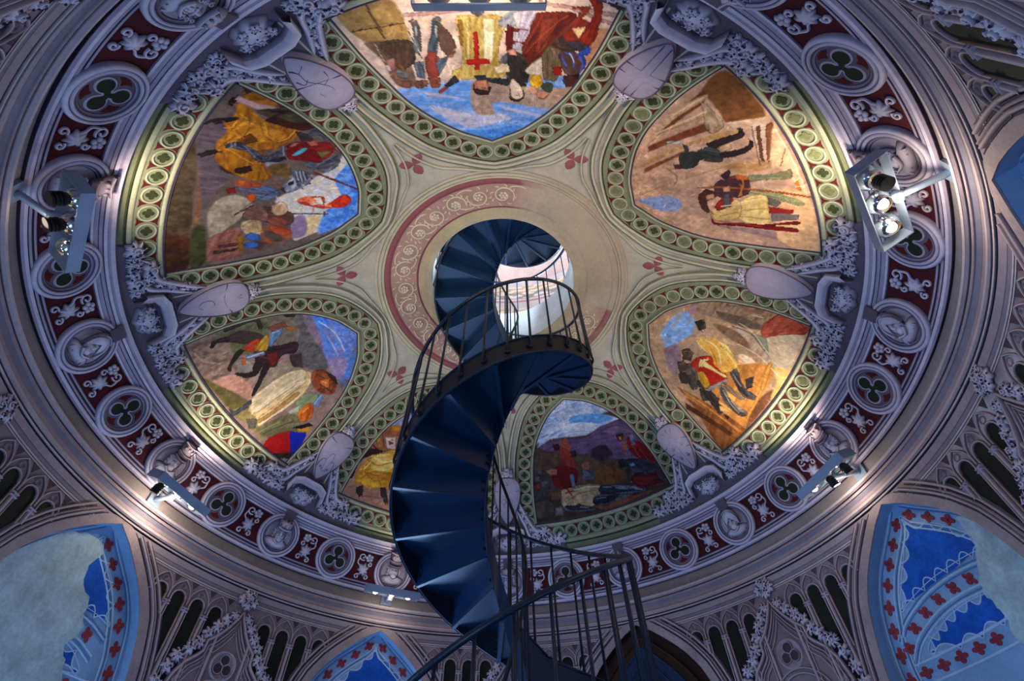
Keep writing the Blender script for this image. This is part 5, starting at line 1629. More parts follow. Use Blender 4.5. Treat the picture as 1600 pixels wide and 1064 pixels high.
OVER = {-1: '''
150,140,134 112,104,100 f 120,1540 150,1450 330,1430 420,1520 380,1620 200,1610
150,45,35 110,30,26 f 215,1335 305,1335 325,1455 210,1455
180,120,86 140,88,64 - 240,1275 285,1275 288,1328 240,1328
56,46,46 44,36,36 - 170,1600 202,1600 196,1725 174,1725
56,46,46 44,36,36 - 340,1600 372,1600 374,1725 350,1725
110,116,132 66,70,84 f 0,1385 80,1385 92,1560 50,1640 -10,1560
170,110,80 130,80,60 - 20,1330 66,1330 66,1383 20,1383
150,140,134 112,104,100 f 380,1480 450,1400 480,1420 440,1520
70,35,30 70,35,30 L24 -60,1250 40,1640
70,35,30 70,35,30 L24 330,1230 260,1640
200,60,40 160,46,32 f -70,1240 -10,1255 20,1300 -50,1310
'''}
for k, (bg_, txt) in ART.items():
    txt = UNDER.get(k, '') + txt.strip() + OVER.get(k, '').rstrip()
    th = PH + k * pi / 7
    rr = np.linspace(_pr[0] + .0002, .8985, NV)
    ff = np.interp(rr, _pr, _pf)
    uu = np.linspace(-1, 1, NU)
    R2 = np.repeat(rr[:, None], NU, 1)
    F2 = ff[:, None] * uu[None]
    X = R2 * np.sin(F2); Y = R2 * np.cos(F2)
    so = 7.0 * k
    wx = X + 0.0030 * (fbm(X * 60 + so + 50, Y * 60 + 20) - .5) + 0.0010 * (vnoise(X * 210 + 50, Y * 210 + so + 90) - .5)
    wy = Y + 0.0030 * (fbm(X * 60 + 90 + so, Y * 60 + 60) - .5) + 0.0010 * (vnoise(X * 210 + 80, Y * 210 + so + 20) - .5)
    n1 = fbm(X * 45 + 31 + so, Y * 45 + 12)
    n3 = fbm(X * 130 + 11 + so, Y * 130 + 52)
    colr = lin(bg_)[None, None] * (.72 + .56 * n1[..., None])
    for line in txt.strip().splitlines():
        tk = line.split()
        c1, c2 = lin([int(q) for q in tk[0].split(',')]), lin([int(q) for q in tk[1].split(',')])
        st = tk[2]
        P = [tuple(int(v) / 2000 * (1.045, 1)[i_] for i_, v in enumerate(q.split(','))) for q in tk[3:]]
        if st[0] == 'L':           # a single drawn line
            P = smooth_pts(P, 5)
            w = int(st[1:]) / 20000
            x0, x1 = min(p[0] for p in P) - .01, max(p[0] for p in P) + .01
            y0, y1 = min(p[1] for p in P) - .01, max(p[1] for p in P) + .01
            bb = np.nonzero((wx > x0) & (wx < x1) & (wy > y0) & (wy < y1))
            if len(bb[0]):
                d = np.full(len(bb[0]), 9.0)
                px, py = wx[bb], wy[bb]
                for (ax, ay), (bx, by) in zip(P[:-1], P[1:]):
                    vx, vy = bx - ax, by - ay
                    t = np.clip(((px - ax) * vx + (py - ay) * vy) / (vx * vx + vy * vy + 1e-12), 0, 1)
                    d = np.minimum(d, np.hypot(px - ax - t * vx, py - ay - t * vy))
                a = np.clip((w * .5 + .0011 - d) / .0015, 0, 1)[:, None] * .9
                colr[bb] = colr[bb] * (1 - a) + c1[None] * a
            continue
        if st != '-' and len(P) > 4 or len(P) > 5: P = smooth_pts(P, 4, True)
        x0, x1 = min(p[0] for p in P) - .01, max(p[0] for p in P) + .01
        y0, y1 = min(p[1] for p in P) - .01, max(p[1] for p in P) + .01
        bb = np.nonzero((wx > x0) & (wx < x1) & (wy > y0) & (wy < y1))
        if not len(bb[0]): continue
        px, py = wx[bb], wy[bb]
        m_ = inside(px, py, P)
        if not m_.any(): continue
        idx = (bb[0][m_], bb[1][m_])
        px, py = px[m_], py[m_]
        qx, qy = X[idx], Y[idx]
        A = np.array(P) - np.mean(P, 0)
        ev, evec = np.linalg.eigh(A.T @ A)
        ax_ = evec[:, 1]
        al = qx * ax_[0] + qy * ax_[1]
        ac = -qx * ax_[1] + qy * ax_[0]
        if st == 'n': t = np.clip((fbm(qx * 70 + so, qy * 70 + 40) - .3) * 2.4, 0, 1)
        elif st == 'h': t = np.clip((fbm(qx * 30 + so, qy * 150 + 40) - .3) * 2.4, 0, 1)
        elif st == 'v': t = np.clip((fbm(qx * 150 + so, qy * 30 + 40) - .3) * 2.4, 0, 1)
        elif st in 'fg':
            t = np.clip((fbm(ac * (210 if st == 'f' else 150) + so + 70, al * 45 + 40) - .32) * 2.8, 0, 1)
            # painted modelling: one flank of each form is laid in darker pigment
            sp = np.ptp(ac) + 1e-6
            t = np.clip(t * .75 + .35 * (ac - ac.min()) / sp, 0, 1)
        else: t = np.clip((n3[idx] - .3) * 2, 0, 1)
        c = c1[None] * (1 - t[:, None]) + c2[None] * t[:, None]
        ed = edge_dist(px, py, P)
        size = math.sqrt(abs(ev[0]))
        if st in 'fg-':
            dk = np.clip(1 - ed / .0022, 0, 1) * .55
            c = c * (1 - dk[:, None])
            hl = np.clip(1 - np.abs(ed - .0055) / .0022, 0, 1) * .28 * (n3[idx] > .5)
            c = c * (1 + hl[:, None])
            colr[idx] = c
        else:
            a = np.clip(ed / .004, 0, 1)[:, None]
            colr[idx] = colr[idx] * (1 - a) + c * a
    # loose brush marks that break up the larger forms
    R_ = random.Random(100 + k)
    dr_ = rr[1] - rr[0]
    for q in range(1100):
        iv = R_.randrange(6, NV - 2); iu = R_.randrange(2, NU - 2)
        ang = R_.uniform(0, pi); ln = R_.uniform(.003, .011); wd = R_.uniform(.0009, .0022)
        cx, cy = X[iv, iu], Y[iv, iu]
        c = colr[iv, iu] * R_.choice((.45, .6, .75, 1.3, 1.5, 1.8)) * np.array([R_.uniform(.88, 1.15), 1, R_.uniform(.85, 1.12)])
        h_ = int(ln / dr_) + 1
        i0_, i1_ = max(iv - h_, 0), min(iv + h_ + 1, NV)
        du = ln / max(ff[iv] * rr[iv] * 2 / NU, 1e-5)
        j0_, j1_ = max(int(iu - du) - 1, 0), min(int(iu + du) + 2, NU)
        ex_, ey_ = X[i0_:i1_, j0_:j1_] - cx, Y[i0_:i1_, j0_:j1_] - cy
        a_ = ex_ * cos(ang) + ey_ * sin(ang)
        b__ = -ex_ * sin(ang) + ey_ * cos(ang) + 14 * a_ * a_
        w_ = np.clip(1.2 - (a_ / ln) ** 2 - (b__ / wd) ** 2, 0, 1)[..., None] * .45
        colr[i0_:i1_, j0_:j1_] = colr[i0_:i1_, j0_:j1_] * (1 - w_) + c * w_
    colr *= (.80 + .40 * n3[..., None])
    colr *= (.88 + .24 * n1[..., None])
    if k == 3:       # flaked strip where the plaster has failed
        fl = np.clip((fbm(X * 22 + 5, Y * 60 + 9) - .53) * 9, 0, 1) * np.clip((.74 - R2) * 9, 0, 1)
        colr = colr * (1 - fl[..., None] * .6) + lin((196, 168, 136))[None, None] * fl[..., None] * .45
    colr = np.clip(1.12 * colr ** 1.12, 0, 1)
    # vertices on the dome
    kk = 1 - R2 / .963
    TT = th + F2
    px = R2 * np.sin(TT) + DX * kk; py = R2 * np.cos(TT) + DY * kk
    pz = ZC + np.sqrt(RS * RS - R2 * R2)
    nx, ny, nz_ = -R2 * np.sin(TT), -R2 * np.cos(TT), ZC - pz
    nl = np.sqrt(nx ** 2 + ny ** 2 + nz_ ** 2)
    hh = .0016
    V = np.stack([(px + nx / nl * hh) * S, (py + ny / nl * hh) * S, (pz + nz_ / nl * hh) * S + Z0], -1).reshape(-1, 3)
    i0 = (np.arange(NV - 1)[:, None] * NU + np.arange(NU - 1)[None]).ravel()
    F = np.stack([i0, i0 + 1, i0 + NU + 1, i0 + NU], 1).astype(np.int32)
    me = bpy.data.meshes.new('picture')
    me.vertices.add(len(V)); me.vertices.foreach_set('co', V.astype(np.float32).ravel())
    me.loops.add(F.size); me.loops.foreach_set('vertex_index', F.ravel())
    me.polygons.add(len(F)); me.polygons.foreach_set('loop_start', np.arange(0, F.size, 4, dtype=np.int32))
    me.update(calc_edges=True)
    a = me.color_attributes.new('paint', 'FLOAT_COLOR', 'POINT')
    buf = np.ones((len(V), 4), np.float32); buf[:, :3] = colr.reshape(-1, 3)
    a.data.foreach_set('color', buf.ravel())
    me.polygons.foreach_set('use_smooth', np.ones(len(F), bool))
    me.materials.append(M['fresco'])
    wobj('picture', me, None, murals[k])
# ================================================================== FRIEZE: roundels, medallions, scrolls
TC = .083          # height of the roundel centres on the frieze
FH = .0030
RR = .0715
def face_mesh(beard, seed):
    """head in relief: half an ellipsoid with brow, eyes, nose, mouth, drawn with dark pigment"""
    nu, nv = 30, 19
    g = lambda x, y, cx, cy, sx, sy: math.exp(-((x - cx) / sx) ** 2 - ((y - cy) / sy) ** 2)
    rows, cc = [], []
    W, H = .0155, .0205
    for j in range(nv):
        q = j / (nv - 1)
        row = []
        for i in range(nu):
            a = 2 * pi * i / nu
            x = W * q * cos(a) * (1 - .12 * (sin(a) < 0) * abs(sin(a)))
            y = H * q * sin(a)
            h = .013 * math.sqrt(max(0, 1 - q * q))
            nose = g(x, y, 0, -.001, .0024, .0060)
            eyes = g(x, y, -.0062, .0030, .0034, .0020) + g(x, y, .0062, .0030, .0034, .0020)
            ball = g(x, y, -.0062, .0026, .0014, .0010) + g(x, y, .0062, .0026, .0014, .0010)
            brow = g(x, y, -.0066, .0072, .0050, .0012) + g(x, y, .0066, .0072, .0050, .0012)
            lips = g(x, y, 0, -.0088, .0045, .0013)
            slit = g(x, y, 0, -.0106, .0050, .0010) + g(x, y, .0, -.0066, .0026, .0008)
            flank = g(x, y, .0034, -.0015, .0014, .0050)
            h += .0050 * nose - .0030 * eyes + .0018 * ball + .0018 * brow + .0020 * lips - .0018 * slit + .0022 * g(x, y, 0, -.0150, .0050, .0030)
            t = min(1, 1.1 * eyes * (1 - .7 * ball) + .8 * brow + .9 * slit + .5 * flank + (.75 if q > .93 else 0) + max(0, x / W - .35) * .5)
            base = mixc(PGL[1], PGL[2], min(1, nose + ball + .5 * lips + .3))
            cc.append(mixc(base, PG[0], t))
            row.append(flat(x, y, h))
        rows.append(row)
    m_ = MB()
    m_.grid(rows, True, cc)
    return m_.mesh('head', M['paint'], True)
FACES = [face_mesh(0, 1), face_mesh(1, 2)]
def simple(name, mat, build, smooth=True):
    m_ = MB(mat if isinstance(mat, tuple) else None); build(m_)
    return m_.mesh(name, M['paint'] if isinstance(mat, tuple) else mat, smooth)
cD, cM, cL, cX = srgb(108, 96, 118), srgb(164, 151, 170), srgb(214, 203, 216), srgb(54, 43, 60)
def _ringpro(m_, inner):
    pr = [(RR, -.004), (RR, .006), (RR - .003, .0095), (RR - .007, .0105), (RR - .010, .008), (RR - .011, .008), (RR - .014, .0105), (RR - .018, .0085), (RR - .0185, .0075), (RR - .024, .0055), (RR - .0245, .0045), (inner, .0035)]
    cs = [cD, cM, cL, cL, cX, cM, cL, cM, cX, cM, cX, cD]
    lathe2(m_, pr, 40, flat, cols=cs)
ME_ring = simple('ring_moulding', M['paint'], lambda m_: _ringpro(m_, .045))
ME_back = simple('back_plate', M['grisaille'], lambda m_: fan(m_, disc_pts(0, 0, .0465, 36), flat, .0028, .0036))
# trefoil
def _tre_pts(R_, rr):
    out = []
    for a in [2 * pi * i / 72 for i in range(72)]:
        best = 0
        for c in (pi / 2, pi / 2 + 2 * pi / 3, pi / 2 - 2 * pi / 3):
            d = a - c
            s2 = rr * rr - (R_ * sin(d)) ** 2
            if s2 >= 0:
                best = max(best, R_ * cos(d) + math.sqrt(s2))
        out.append((max(best, .010) * cos(a), max(best, .010) * sin(a)))
    return out
ME_tre_frame = simple('trefoil_frame', M['grisaille_light'], lambda m_: plate(m_, _tre_pts(.0210, .0165), flat, .0052, .002), False)
def _lobe(m_, c):
    fan(m_, disc_pts(.0205 * cos(c), .0205 * sin(c), .0135, 18), flat, .0058, .0062)
    fan(m_, [(.004 * cos(c + 1.6), .004 * sin(c + 1.6)), (.004 * cos(c - 1.6), .004 * sin(c - 1.6)), (.014 * cos(c) + .006 * sin(c), .014 * sin(c) - .006 * cos(c)), (.014 * cos(c) - .006 * sin(c), .014 * sin(c) + .006 * cos(c))], flat, .0058, .006)
ME_lobes = [simple('leaf_lobe', M['leaf_green'], lambda m_, c=c: _lobe(m_, c), False) for c in (pi / 2, pi / 2 + 2 * pi / 3, pi / 2 - 2 * pi / 3)]
def _gus(m_, c):
    p = lambda r, a: (r * cos(c + a), r * sin(c + a))
    plate(m_, [p(.0405, -.42), p(.0425, -.2), p(.043, 0), p(.0425, .2), p(.0405, .42), p(.033, .16), p(.026, 0), p(.033, -.16)], flat, .0046, .001)
ME_gus3 = [simple('gusset', M['crimson'], lambda m_, c=c: _gus(m_, c), False) for c in (-pi / 2, -pi / 2 + 2 * pi / 3, -pi / 2 - 2 * pi / 3)]
ME_tre_plate = simple('back_plate', M['grisaille_dark'], lambda m_: fan(m_, disc_pts(0, 0, .0465, 36), flat, .0036, .0036))
# busts
def _shoulders(m_):
    pts = [(-.043, -.030), (-.040, -.018), (-.026, -.012), (-.010, -.010), (.010, -.010), (.026, -.012), (.040, -.018), (.043, -.030), (.030, -.040), (.012, -.045), (-.012, -.045), (-.030, -.040)]
    fan(m_, smooth_pts(pts, 3, True), flat, .016, .004)
    for x in (-.026, -.014, .014, .026):
        stroke(m_, smooth_pts([(x * .6, -.016), (x, -.028), (x * 1.15, -.039)], 4), .004, .003, flat, z=.010)
ME_shoulders = simple('shoulders', PG, _shoulders)
def _neck(m_):
    fan(m_, [(-.009, -.006), (.009, -.006), (.011, -.018), (0, -.023), (-.011, -.018)], flat, .015, .008)
    stroke(m_, smooth_pts([(-.013, -.017), (0, -.025), (.013, -.017)], 5), .005, .004, flat, z=.012)
ME_neck = simple('neck', PGL, _neck)
def _beard(m_):
    fan(m_, smooth_pts([(-.014, .004), (-.013, -.010), (-.007, -.022), (0, -.026), (.007, -.022), (.013, -.010), (.014, .004), (.009, -.006), (0, -.0095), (-.009, -.006)], 3, True), flat, .014, .008)
    for x in (-.009, -.0045, 0, .0045, .009):
        stroke(m_, smooth_pts([(x, -.011), (x * 1.1 + .001, -.017), (x * .7, -.023)], 4), .0034, .003, flat, z=.0125, taper=True)
    stroke(m_, smooth_pts([(-.008, -.009), (-.004, -.0062), (0, -.0066), (.004, -.0062), (.008, -.009)], 4), .0030, .003, flat, z=.013)
ME_beard = simple('beard', PGL, _beard)
def _hair(m_, s):
    if 1:
        fan(m_, smooth_pts([(s * .012, .016), (s * .019, .010), (s * .021, -.004), (s * .018, -.014), (s * .013, -.012), (s * .014, .0)], 3, True), flat, .011, .004)
        for y in (.008, -.001, -.009):
            stroke(m_, spiral(s * .0175, y, .0045, .001, 0 if s > 0 else pi, 1.1, 9), .0026, .003, flat, z=.009)
ME_hair = [simple('hair', PG, lambda m_, s=s: _hair(m_, s)) for s in (-1, 1)]
def _crown(m_):
    pts = [(-.018, .013), (.018, .013), (.022, .036), (.014, .029), (.009, .041), (.0, .031), (-.009, .041), (-.014, .029), (-.022, .036)]
    fan(m_, pts, flat, .018, .010)
    stroke(m_, smooth_pts([(-.0185, .015), (0, .0115), (.0185, .015)], 5), .006, .006, flat, z=.013)
    for x in (-.011, 0, .011):
        fan(m_, disc_pts(x, .0215, .003, 8), flat, .022, .016)
def _tallcap(m_):
    fan(m_, [(-.017, .012), (.017, .012), (.021, .055), (.008, .058), (-.008, .058), (-.021, .055)], flat, .018, .010)
    for y in (.015, .027, .050):
        stroke(m_, smooth_pts([(-.018 - (y - .015) * .06, y), (0, y - .004), (.018 + (y - .015) * .06, y)], 5), .005, .004, flat, z=.014)
    for x in (-.010, 0, .010):
        fan(m_, disc_pts(x, .038, .0042, 9, .006), flat, .020, .015)
def _veil(m_):
    fan(m_, smooth_pts([(-.021, -.012), (-.023, .010), (-.016, .030), (0, .040), (.016, .030), (.023, .010), (.021, -.012), (.015, .006), (0, .018), (-.015, .006)], 3, True), flat, .015, .006)
    stroke(m_, smooth_pts([(-.018, -.010), (-.018, .008), (-.010, .022), (0, .026), (.010, .022), (.018, .008), (.018, -.010)], 4), .005, .005, flat, z=.010)
    stroke(m_, smooth_pts([(-.013, .027), (0, .033), (.013, .027)], 4), .003, .003, flat, z=.011)
def _helmet(m_):
    fan(m_, smooth_pts([(-.019, .002), (-.019, .018), (-.010, .033), (0, .044), (.010, .033), (.019, .018), (.019, .002), (.010, .012), (-.010, .012)], 3, True), flat, .019, .008)
    stroke(m_, [(0, .042), (0, .012)], .004, .005, flat, z=.015)
    stroke(m_, smooth_pts([(-.019, .012), (0, .009), (.019, .012)], 4), .005, .005, flat, z=.013)
ME_hats = [simple(n_, PGD if n_ == 'tall_cap' else PG, f_) for n_, f_ in (('tall_cap', _tallcap), ('crown', _crown), ('veil', _veil), ('helmet', _helmet))]
HATN = ['tall cap', 'crown', 'veil', 'helmet']
HAT = {-10: 0, -8: 2, -6: 0, -4: 1, -2: 0, 0: 1, 2: 3, 4: 2, 6: 0, 8: 2, 10: 0, 12: 3, -12: 1, 14: 0}
ME_block = simple('key_block', M['grisaille_dark'], lambda m_: plate(m_, [(-.017, .050), (.017, .050), (.020, .083), (-.020, .083)], flat, .014, .014), False)
ANG = {1: .2, 2: .3, 3: .15, 4: .3, 5: .4, 6: .3, 7: .4, 8: -.5, 9: .5, 10: -.4, 11: -.5, -8: -.1, -9: 0, -10: .5, -11: .8}
NEAR = {-10: 'beside the dark floodlight at the left', -8: 'below the left trefoil roundel', -6: 'above the lower left floodlight', -4: 'between the lower left and bottom floodlights',
        -2: 'above the bottom floodlight', 0: 'behind the inner handrail', 2: 'behind the corner of the lower railing', 4: 'below the quartered shield', 6: 'above the lower right floodlight',
        8: 'below the faded right shield', 10: 'behind the right floodlight', 12: 'at the upper right edge', -12: 'at the upper left edge', 14: 'above the top floodlight'}
NEART = {-11: 'uppermost at the left', -9: 'behind the left floodlight', -7: 'at the left above the capped bust', -5: 'just right of the lower left floodlight', -3: 'left of the bottom floodlight',
         -1: 'hidden behind the staircase', 1: 'behind the lower railing', 3: 'right of the lower railing', 5: 'left of the lower right floodlight', 7: 'above the lower right floodlight', 9: 'beside the right floodlight', 11: 'uppermost at the right',
         13: 'beyond the top edge right of centre', -13: 'beyond the top edge left of centre'}
def frieze_frame(i):
    th = PH + i * pi / 14 + rad(ANG.get(i, 0))
    Mf = frame(frieze, th, TC) @ Matrix.Translation((0, 0, FH * S))
    return Mf
for i in range(-13, 15):
    Mf = frieze_frame(i)
    if i % 2:
        t = empty('trefoil_roundel', Mf)
        tag(t, 'round grey moulding with a dark green trefoil, ' + NEART[i], 'roundel', 'trefoil roundels of the frieze')
        obj('ring_moulding', ME_ring, t)
        obj('back_plate', ME_tre_plate, t)
        for g_ in ME_gus3: obj('gusset', g_, t, Matrix.Diagonal((1.04, 1.04, 1, 1)))
        f_ = obj('trefoil_frame', ME_tre_frame, t, Matrix.Diagonal((1.14, 1.14, 1, 1)))
        for l_ in ME_lobes: obj('leaf_lobe', l_, f_)
    else:
        hat = HAT[i]
        t = empty('portrait_medallion', Mf)
        tag(t, 'grey portrait bust with a ' + HATN[hat] + ', ' + NEAR[i], 'medallion', 'portrait medallions of the frieze')
        obj('ring_moulding', ME_ring, t)
        obj('back_plate', ME_back, t)
        b_ = obj('bust', ME_shoulders, t, Matrix.Diagonal((1.0, .95, 1, 1)))
        up = Matrix.Translation((0, .004 * S, .003 * S)) @ Matrix.Scale(1.3, 4)
        obj('neck', ME_neck, b_, up)
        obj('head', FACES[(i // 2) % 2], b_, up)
        if hat != 2:
            for hm in ME_hair: obj('hair', hm, b_, up)
        if hat != 2 and (i // 2) % 2 == 0 or hat == 1: obj('beard', ME_beard, b_, up)
        obj('headdress', ME_hats[hat], b_, up)
        obj('key_block', ME_block, t)
# scroll ornaments on the red ground
def _leaf(m_):
    pts = []
    for a in np.linspace(0, 2 * pi, 48, endpoint=False):
        rr = .021 * (1 + .2 * cos(7 * a + .5)) * (1 + .1 * sin(a))
        pts.append((rr * cos(a) * .8, -.014 + rr * sin(a)))
    fan(m_, pts, flat, .008, .0005)
    for a in np.linspace(.4, 5.8, 6):
        stroke(m_, [(.002 * cos(a), -.014 + .002 * sin(a)), (.015 * cos(a) * .8, -.014 + .015 * sin(a))], .004, .003, flat, z=.006, taper=True)
ME_sl = simple('scroll_leaf', PG, _leaf)
def _flower(m_):
    for a in [2 * pi * q / 5 for q in range(5)]:
        fan(m_, disc_pts(-.010 + .0085 * cos(a), .030 + .0085 * sin(a), .0068, 9), flat, .006, .001)
    fan(m_, disc_pts(-.010, .030, .004, 8), flat, .008, .003)
ME_sf = simple('flower', PG, _flower)
curls = [spiral(.012, .030, .013, .003, -2.2, 1.15, 18), smooth_pts([(.022, .024), (.024, .008), (.014, -.002), (.010, -.014)], 5),
         spiral(-.014, -.036, .009, .002, .8, 1.1, 14), spiral(.015, -.038, .009, .002, 2.2, -1.1, 14), spiral(-.016, .008, .008, .002, 1.2, 1.1, 14)]
ME_cu = [simple('curl', PGL, lambda m_, c=c: stroke(m_, c, .0055, .004, flat, z=.0005)) for c in curls]
for i in range(-14, 14):
    a = i + .5
    thm = (PH + (i * pi / 14 + rad(ANG.get(i, 0)) + (i + 1) * pi / 14 + rad(ANG.get(i + 1, 0))) / 2)
    Mf = frame(frieze, thm, TC) @ Matrix.Translation((0, 0, .0012 * S))
    Mf = Mf @ Matrix.Diagonal((-1.12 if i % 2 else 1.12, 1.0, 1, 1))
    t = empty('scroll_ornament', Mf)
    ev = i if i % 2 == 0 else i + 1            # the neighbouring bust
    if abs(ev) <= 5: wd_ = 'left' if ev > i else 'right'
    elif abs(ev) >= 12: wd_ = 'right' if ev > i else 'left'
    else: wd_ = ('below' if ev > i else 'above') if ev > 0 else ('above' if ev > i else 'below')
    tag(t, 'pale leaf scroll on red, ' + (wd_ + ' of' if wd_ in ('left', 'right') else wd_) + ' the bust ' + NEAR[ev if ev >= -12 else 14], 'ornament', 'leaf scrolls between the frieze roundels')
    obj('scroll_leaf', ME_sl, t); obj('flower', ME_sf, t)
    for c in ME_cu: obj('curl', c, t)
# ================================================================== WALL: niches, arches, painted arcade
BACK = 1.066
def bwall(th, z, h=0.0):
    r = BACK - h
    return Vector((r * sin(th) * S, r * cos(th) * S, z * S + Z0))
NICHE_LABEL = {-5: 'pointed niche painted pale blue, at the far left edge', -3: 'blue painted niche with bare pale plaster over its left half', -1: 'small bright blue painted niche left of the staircase foot',
               3: 'blue painted niche with red quatrefoils and bare plaster at its right', 5: 'dark blue niche cut off by the right edge', 7: 'blue painted niche behind the viewpoint'}
ME_cross = None
def _cross(m_):
    # pointed quatrefoil: long arms with a waist
    pts = []
    for i in range(48):
        a = 2 * pi * i / 48
        rr = .0155 * (.42 + .58 * abs(cos(2 * a)) ** .8)
        pts.append((rr * cos(a) * .86, rr * sin(a) * 1.18))
    plate(m_, pts, flat, .0016, .0016)
    fan(m_, disc_pts(0, 0, .004, 8), flat, .0035, .0015)
ME_cross = simple('red_quatrefoil', M['brick_red'], _cross, False)
def poly_plate(mb, pts, fn, h):
    """filled outline by ear clipping, finely split so that it follows the wall"""
    bm = bmesh.new()
    vs_ = [bm.verts.new((x, y, 0)) for x, y in pts]
    f_ = bm.faces.new(vs_)
    bmesh.ops.triangulate(bm, faces=[f_])
    bmesh.ops.subdivide_edges(bm, edges=bm.edges[:], cuts=2, use_grid_fill=True)
    bmesh.ops.triangulate(bm, faces=bm.faces[:])
    bm.verts.ensure_lookup_table(); bm.verts.index_update()
    V = [fn(v.co.x, v.co.y, h) for v in bm.verts]
    F = [tuple(v.index for v in f.verts) for f in bm.faces]
    bm.free()
    mb.add(V, F)
BORDER = [(.0, .736), (.035, .706), (.078, .672), (.119, .637), (.153, .596), (.179, .550), (.199, .498), (.212, .44), (.216, .38)]
ARC = [(-.186, .47), (-.153, .500), (-.108, .520), (-.058, .533), (-.005, .538), (.047, .536), (.10, .528), (.15, .508)]
UPF = [(.0, .697), (.05, .672), (.09, .640), (.12, .600), (.14, .565), (.10, .572), (.06, .576), (.02, .577), (-.02, .577), (-.06, .572), (-.10, .564), (-.14, .552), (-.105, .595), (-.07, .630), (-.03, .668)]
LOF = [(-.128, .455), (-.112, .474), (-.085, .482), (-.055, .492), (-.02, .498), (.02, .500), (.06, .496), (.10, .482), (.13, .455), (.06, .447), (0, .445), (-.06, .447)]
def lace(pts, amp, per, closed=True):
    """scallop an outline"""
    P_ = smooth_pts(pts, 8, closed)
    out = []
    for i, (x, y) in enumerate(P_):
        x0, y0 = P_[i - 1]; x1, y1 = P_[(i + 1) % len(P_)]
        dx, dy = x1 - x0, y1 - y0
        L = math.hypot(dx, dy) or 1
        a = amp * (abs(sin(pi * i / per)) - .5)
        out.append((x + dy / L * a, y - dx / L * a))
    return out
for k in (-5, -3, -1, 1, 3, 5, 7):
    th = PH + k * pi / 7
    wl = lambda x, y, h: wall(th + x / RW, y, h)
    bl = lambda x, y, h: bwall(th + x / BACK, y, h)
    door = (k == 1)
    nm = 'arched_doorway' if door else 'arched_niche'
    nc = empty(nm, loc=wall(th, SILL, -.02))
    if door:
        tag(nc, 'pointed doorway with brown wooden reveal and dark blue door behind the railing', 'doorway')
    else:
        tag(nc, NICHE_LABEL[k], 'niche', 'blue painted niches of the drum wall')
    # reveal and back
    ds = np.linspace(-ARCH_HALF, ARCH_HALF, 57)
    edge = [(-ARCH_HALF, SILL)] + [(d, arch_z(d)) for d in ds] + [(ARCH_HALF, SILL)]
    rv = MB()
    rv.grid([[wall(th + rad(d), z, h_) for d, z in edge] for h_ in (.0, -.012, -(BACK - RW))])
    wobj('reveal', rv, M['wood'] if door else M['sky_blue'], nc)
    sl = MB()
    sl.grid([[wall(th + rad(d), SILL, h_) for d in ds] for h_ in (.0, -(BACK - RW))])
    wobj('sill', sl, M['grisaille'], nc)
    bk = MB()
    bk.grid([[bwall(th + rad(d), SILL + (arch_z(d) - SILL) * j / 12) for j in range(13)] for d in ds])
    wobj('back_panel', bk, M['wood'] if door else M['sky_blue'], nc)
    # archivolt: plain band and mouldings in front of the wall
    def arch_pts(o):
        P_ = [(rad(d) * RW, arch_z(d)) for d in np.linspace(-ARCH_HALF, ARCH_HALF, 41)]
        P_ = [(-rad(ARCH_HALF) * RW, .0)] + P_ + [(rad(ARCH_HALF) * RW, .0)]
        out = []
        for i, (x, y) in enumerate(P_):
            x0, y0 = P_[max(i - 1, 0)]; x1, y1 = P_[min(i + 1, len(P_) - 1)]
            dx, dy = x1 - x0, y1 - y0
            L = math.hypot(dx, dy)
            out.append((x - dy / L * o, min(y + dx / L * o, .766)))
        return out
    a_, b_ = arch_pts(.0), arch_pts(.024)
    mb = MB(); mb.grid([[wl(x, y, .0005) for x, y in a_], [wl(x, y, .004) for x, y in a_], [wl(x, y, .004) for x, y in b_], [wl(x, y, .0005) for x, y in b_]])
    wobj('archivolt', mb, M['archband'], nc)
    for o, w, h, m_ in ((.027, .004, .003, 'grisaille_line'), (.033, .010, .008, 'archlight'), (.041, .006, .006, 'archband'), (.046, .004, .003, 'grisaille_line'), (.053, .010, .006, 'archlight'), (.0595, .003, .003, 'grisaille_dark')):
        mb = MB(PA if m_ == 'archlight' else None); AP_ = arch_pts(o)
        for s_ in (-1, 1):
            half = [p_ for p_ in AP_ if p_[0] * s_ > .0005 and p_[1] < .7645]
            if half: stroke(mb, half, w, h, wl)
        wobj('arch_moulding', mb, M['paint'] if m_ == 'archlight' else M[m_], nc, True)
    if door:
        def inner(o, zb):
            P_ = [(rad(d) * BACK, arch_z(d)) for d in np.linspace(-ARCH_HALF, ARCH_HALF, 41)]
            return [(x * (1 - o / .26), y - o * 1.25) for x, y in P_] + [(.26 - o, zb), (-.26 + o, zb)]
        for o, h, m_, n_ in ((.03, .008, 'wood', 'door_frame'), (.055, .012, 'door_blue', 'door_leaf'), (.085, .016, 'door_blue2', 'door_panel')):
            mb = MB(); poly_plate(mb, inner(o, SILL), bl, h)
            wobj(n_, mb, M[m_], nc)
        for o in (.03, .055, .085):
            mb = MB(); stroke(mb, inner(o, SILL)[:41], .007, .008, bl, z=.010)
            wobj('door_moulding', mb, M['wood' if o < .05 else 'door_blue'], nc, True)
        continue
    sx = -1 if k in (-3, -5, -1) else 1
    xo = .012 if k == -3 else 0
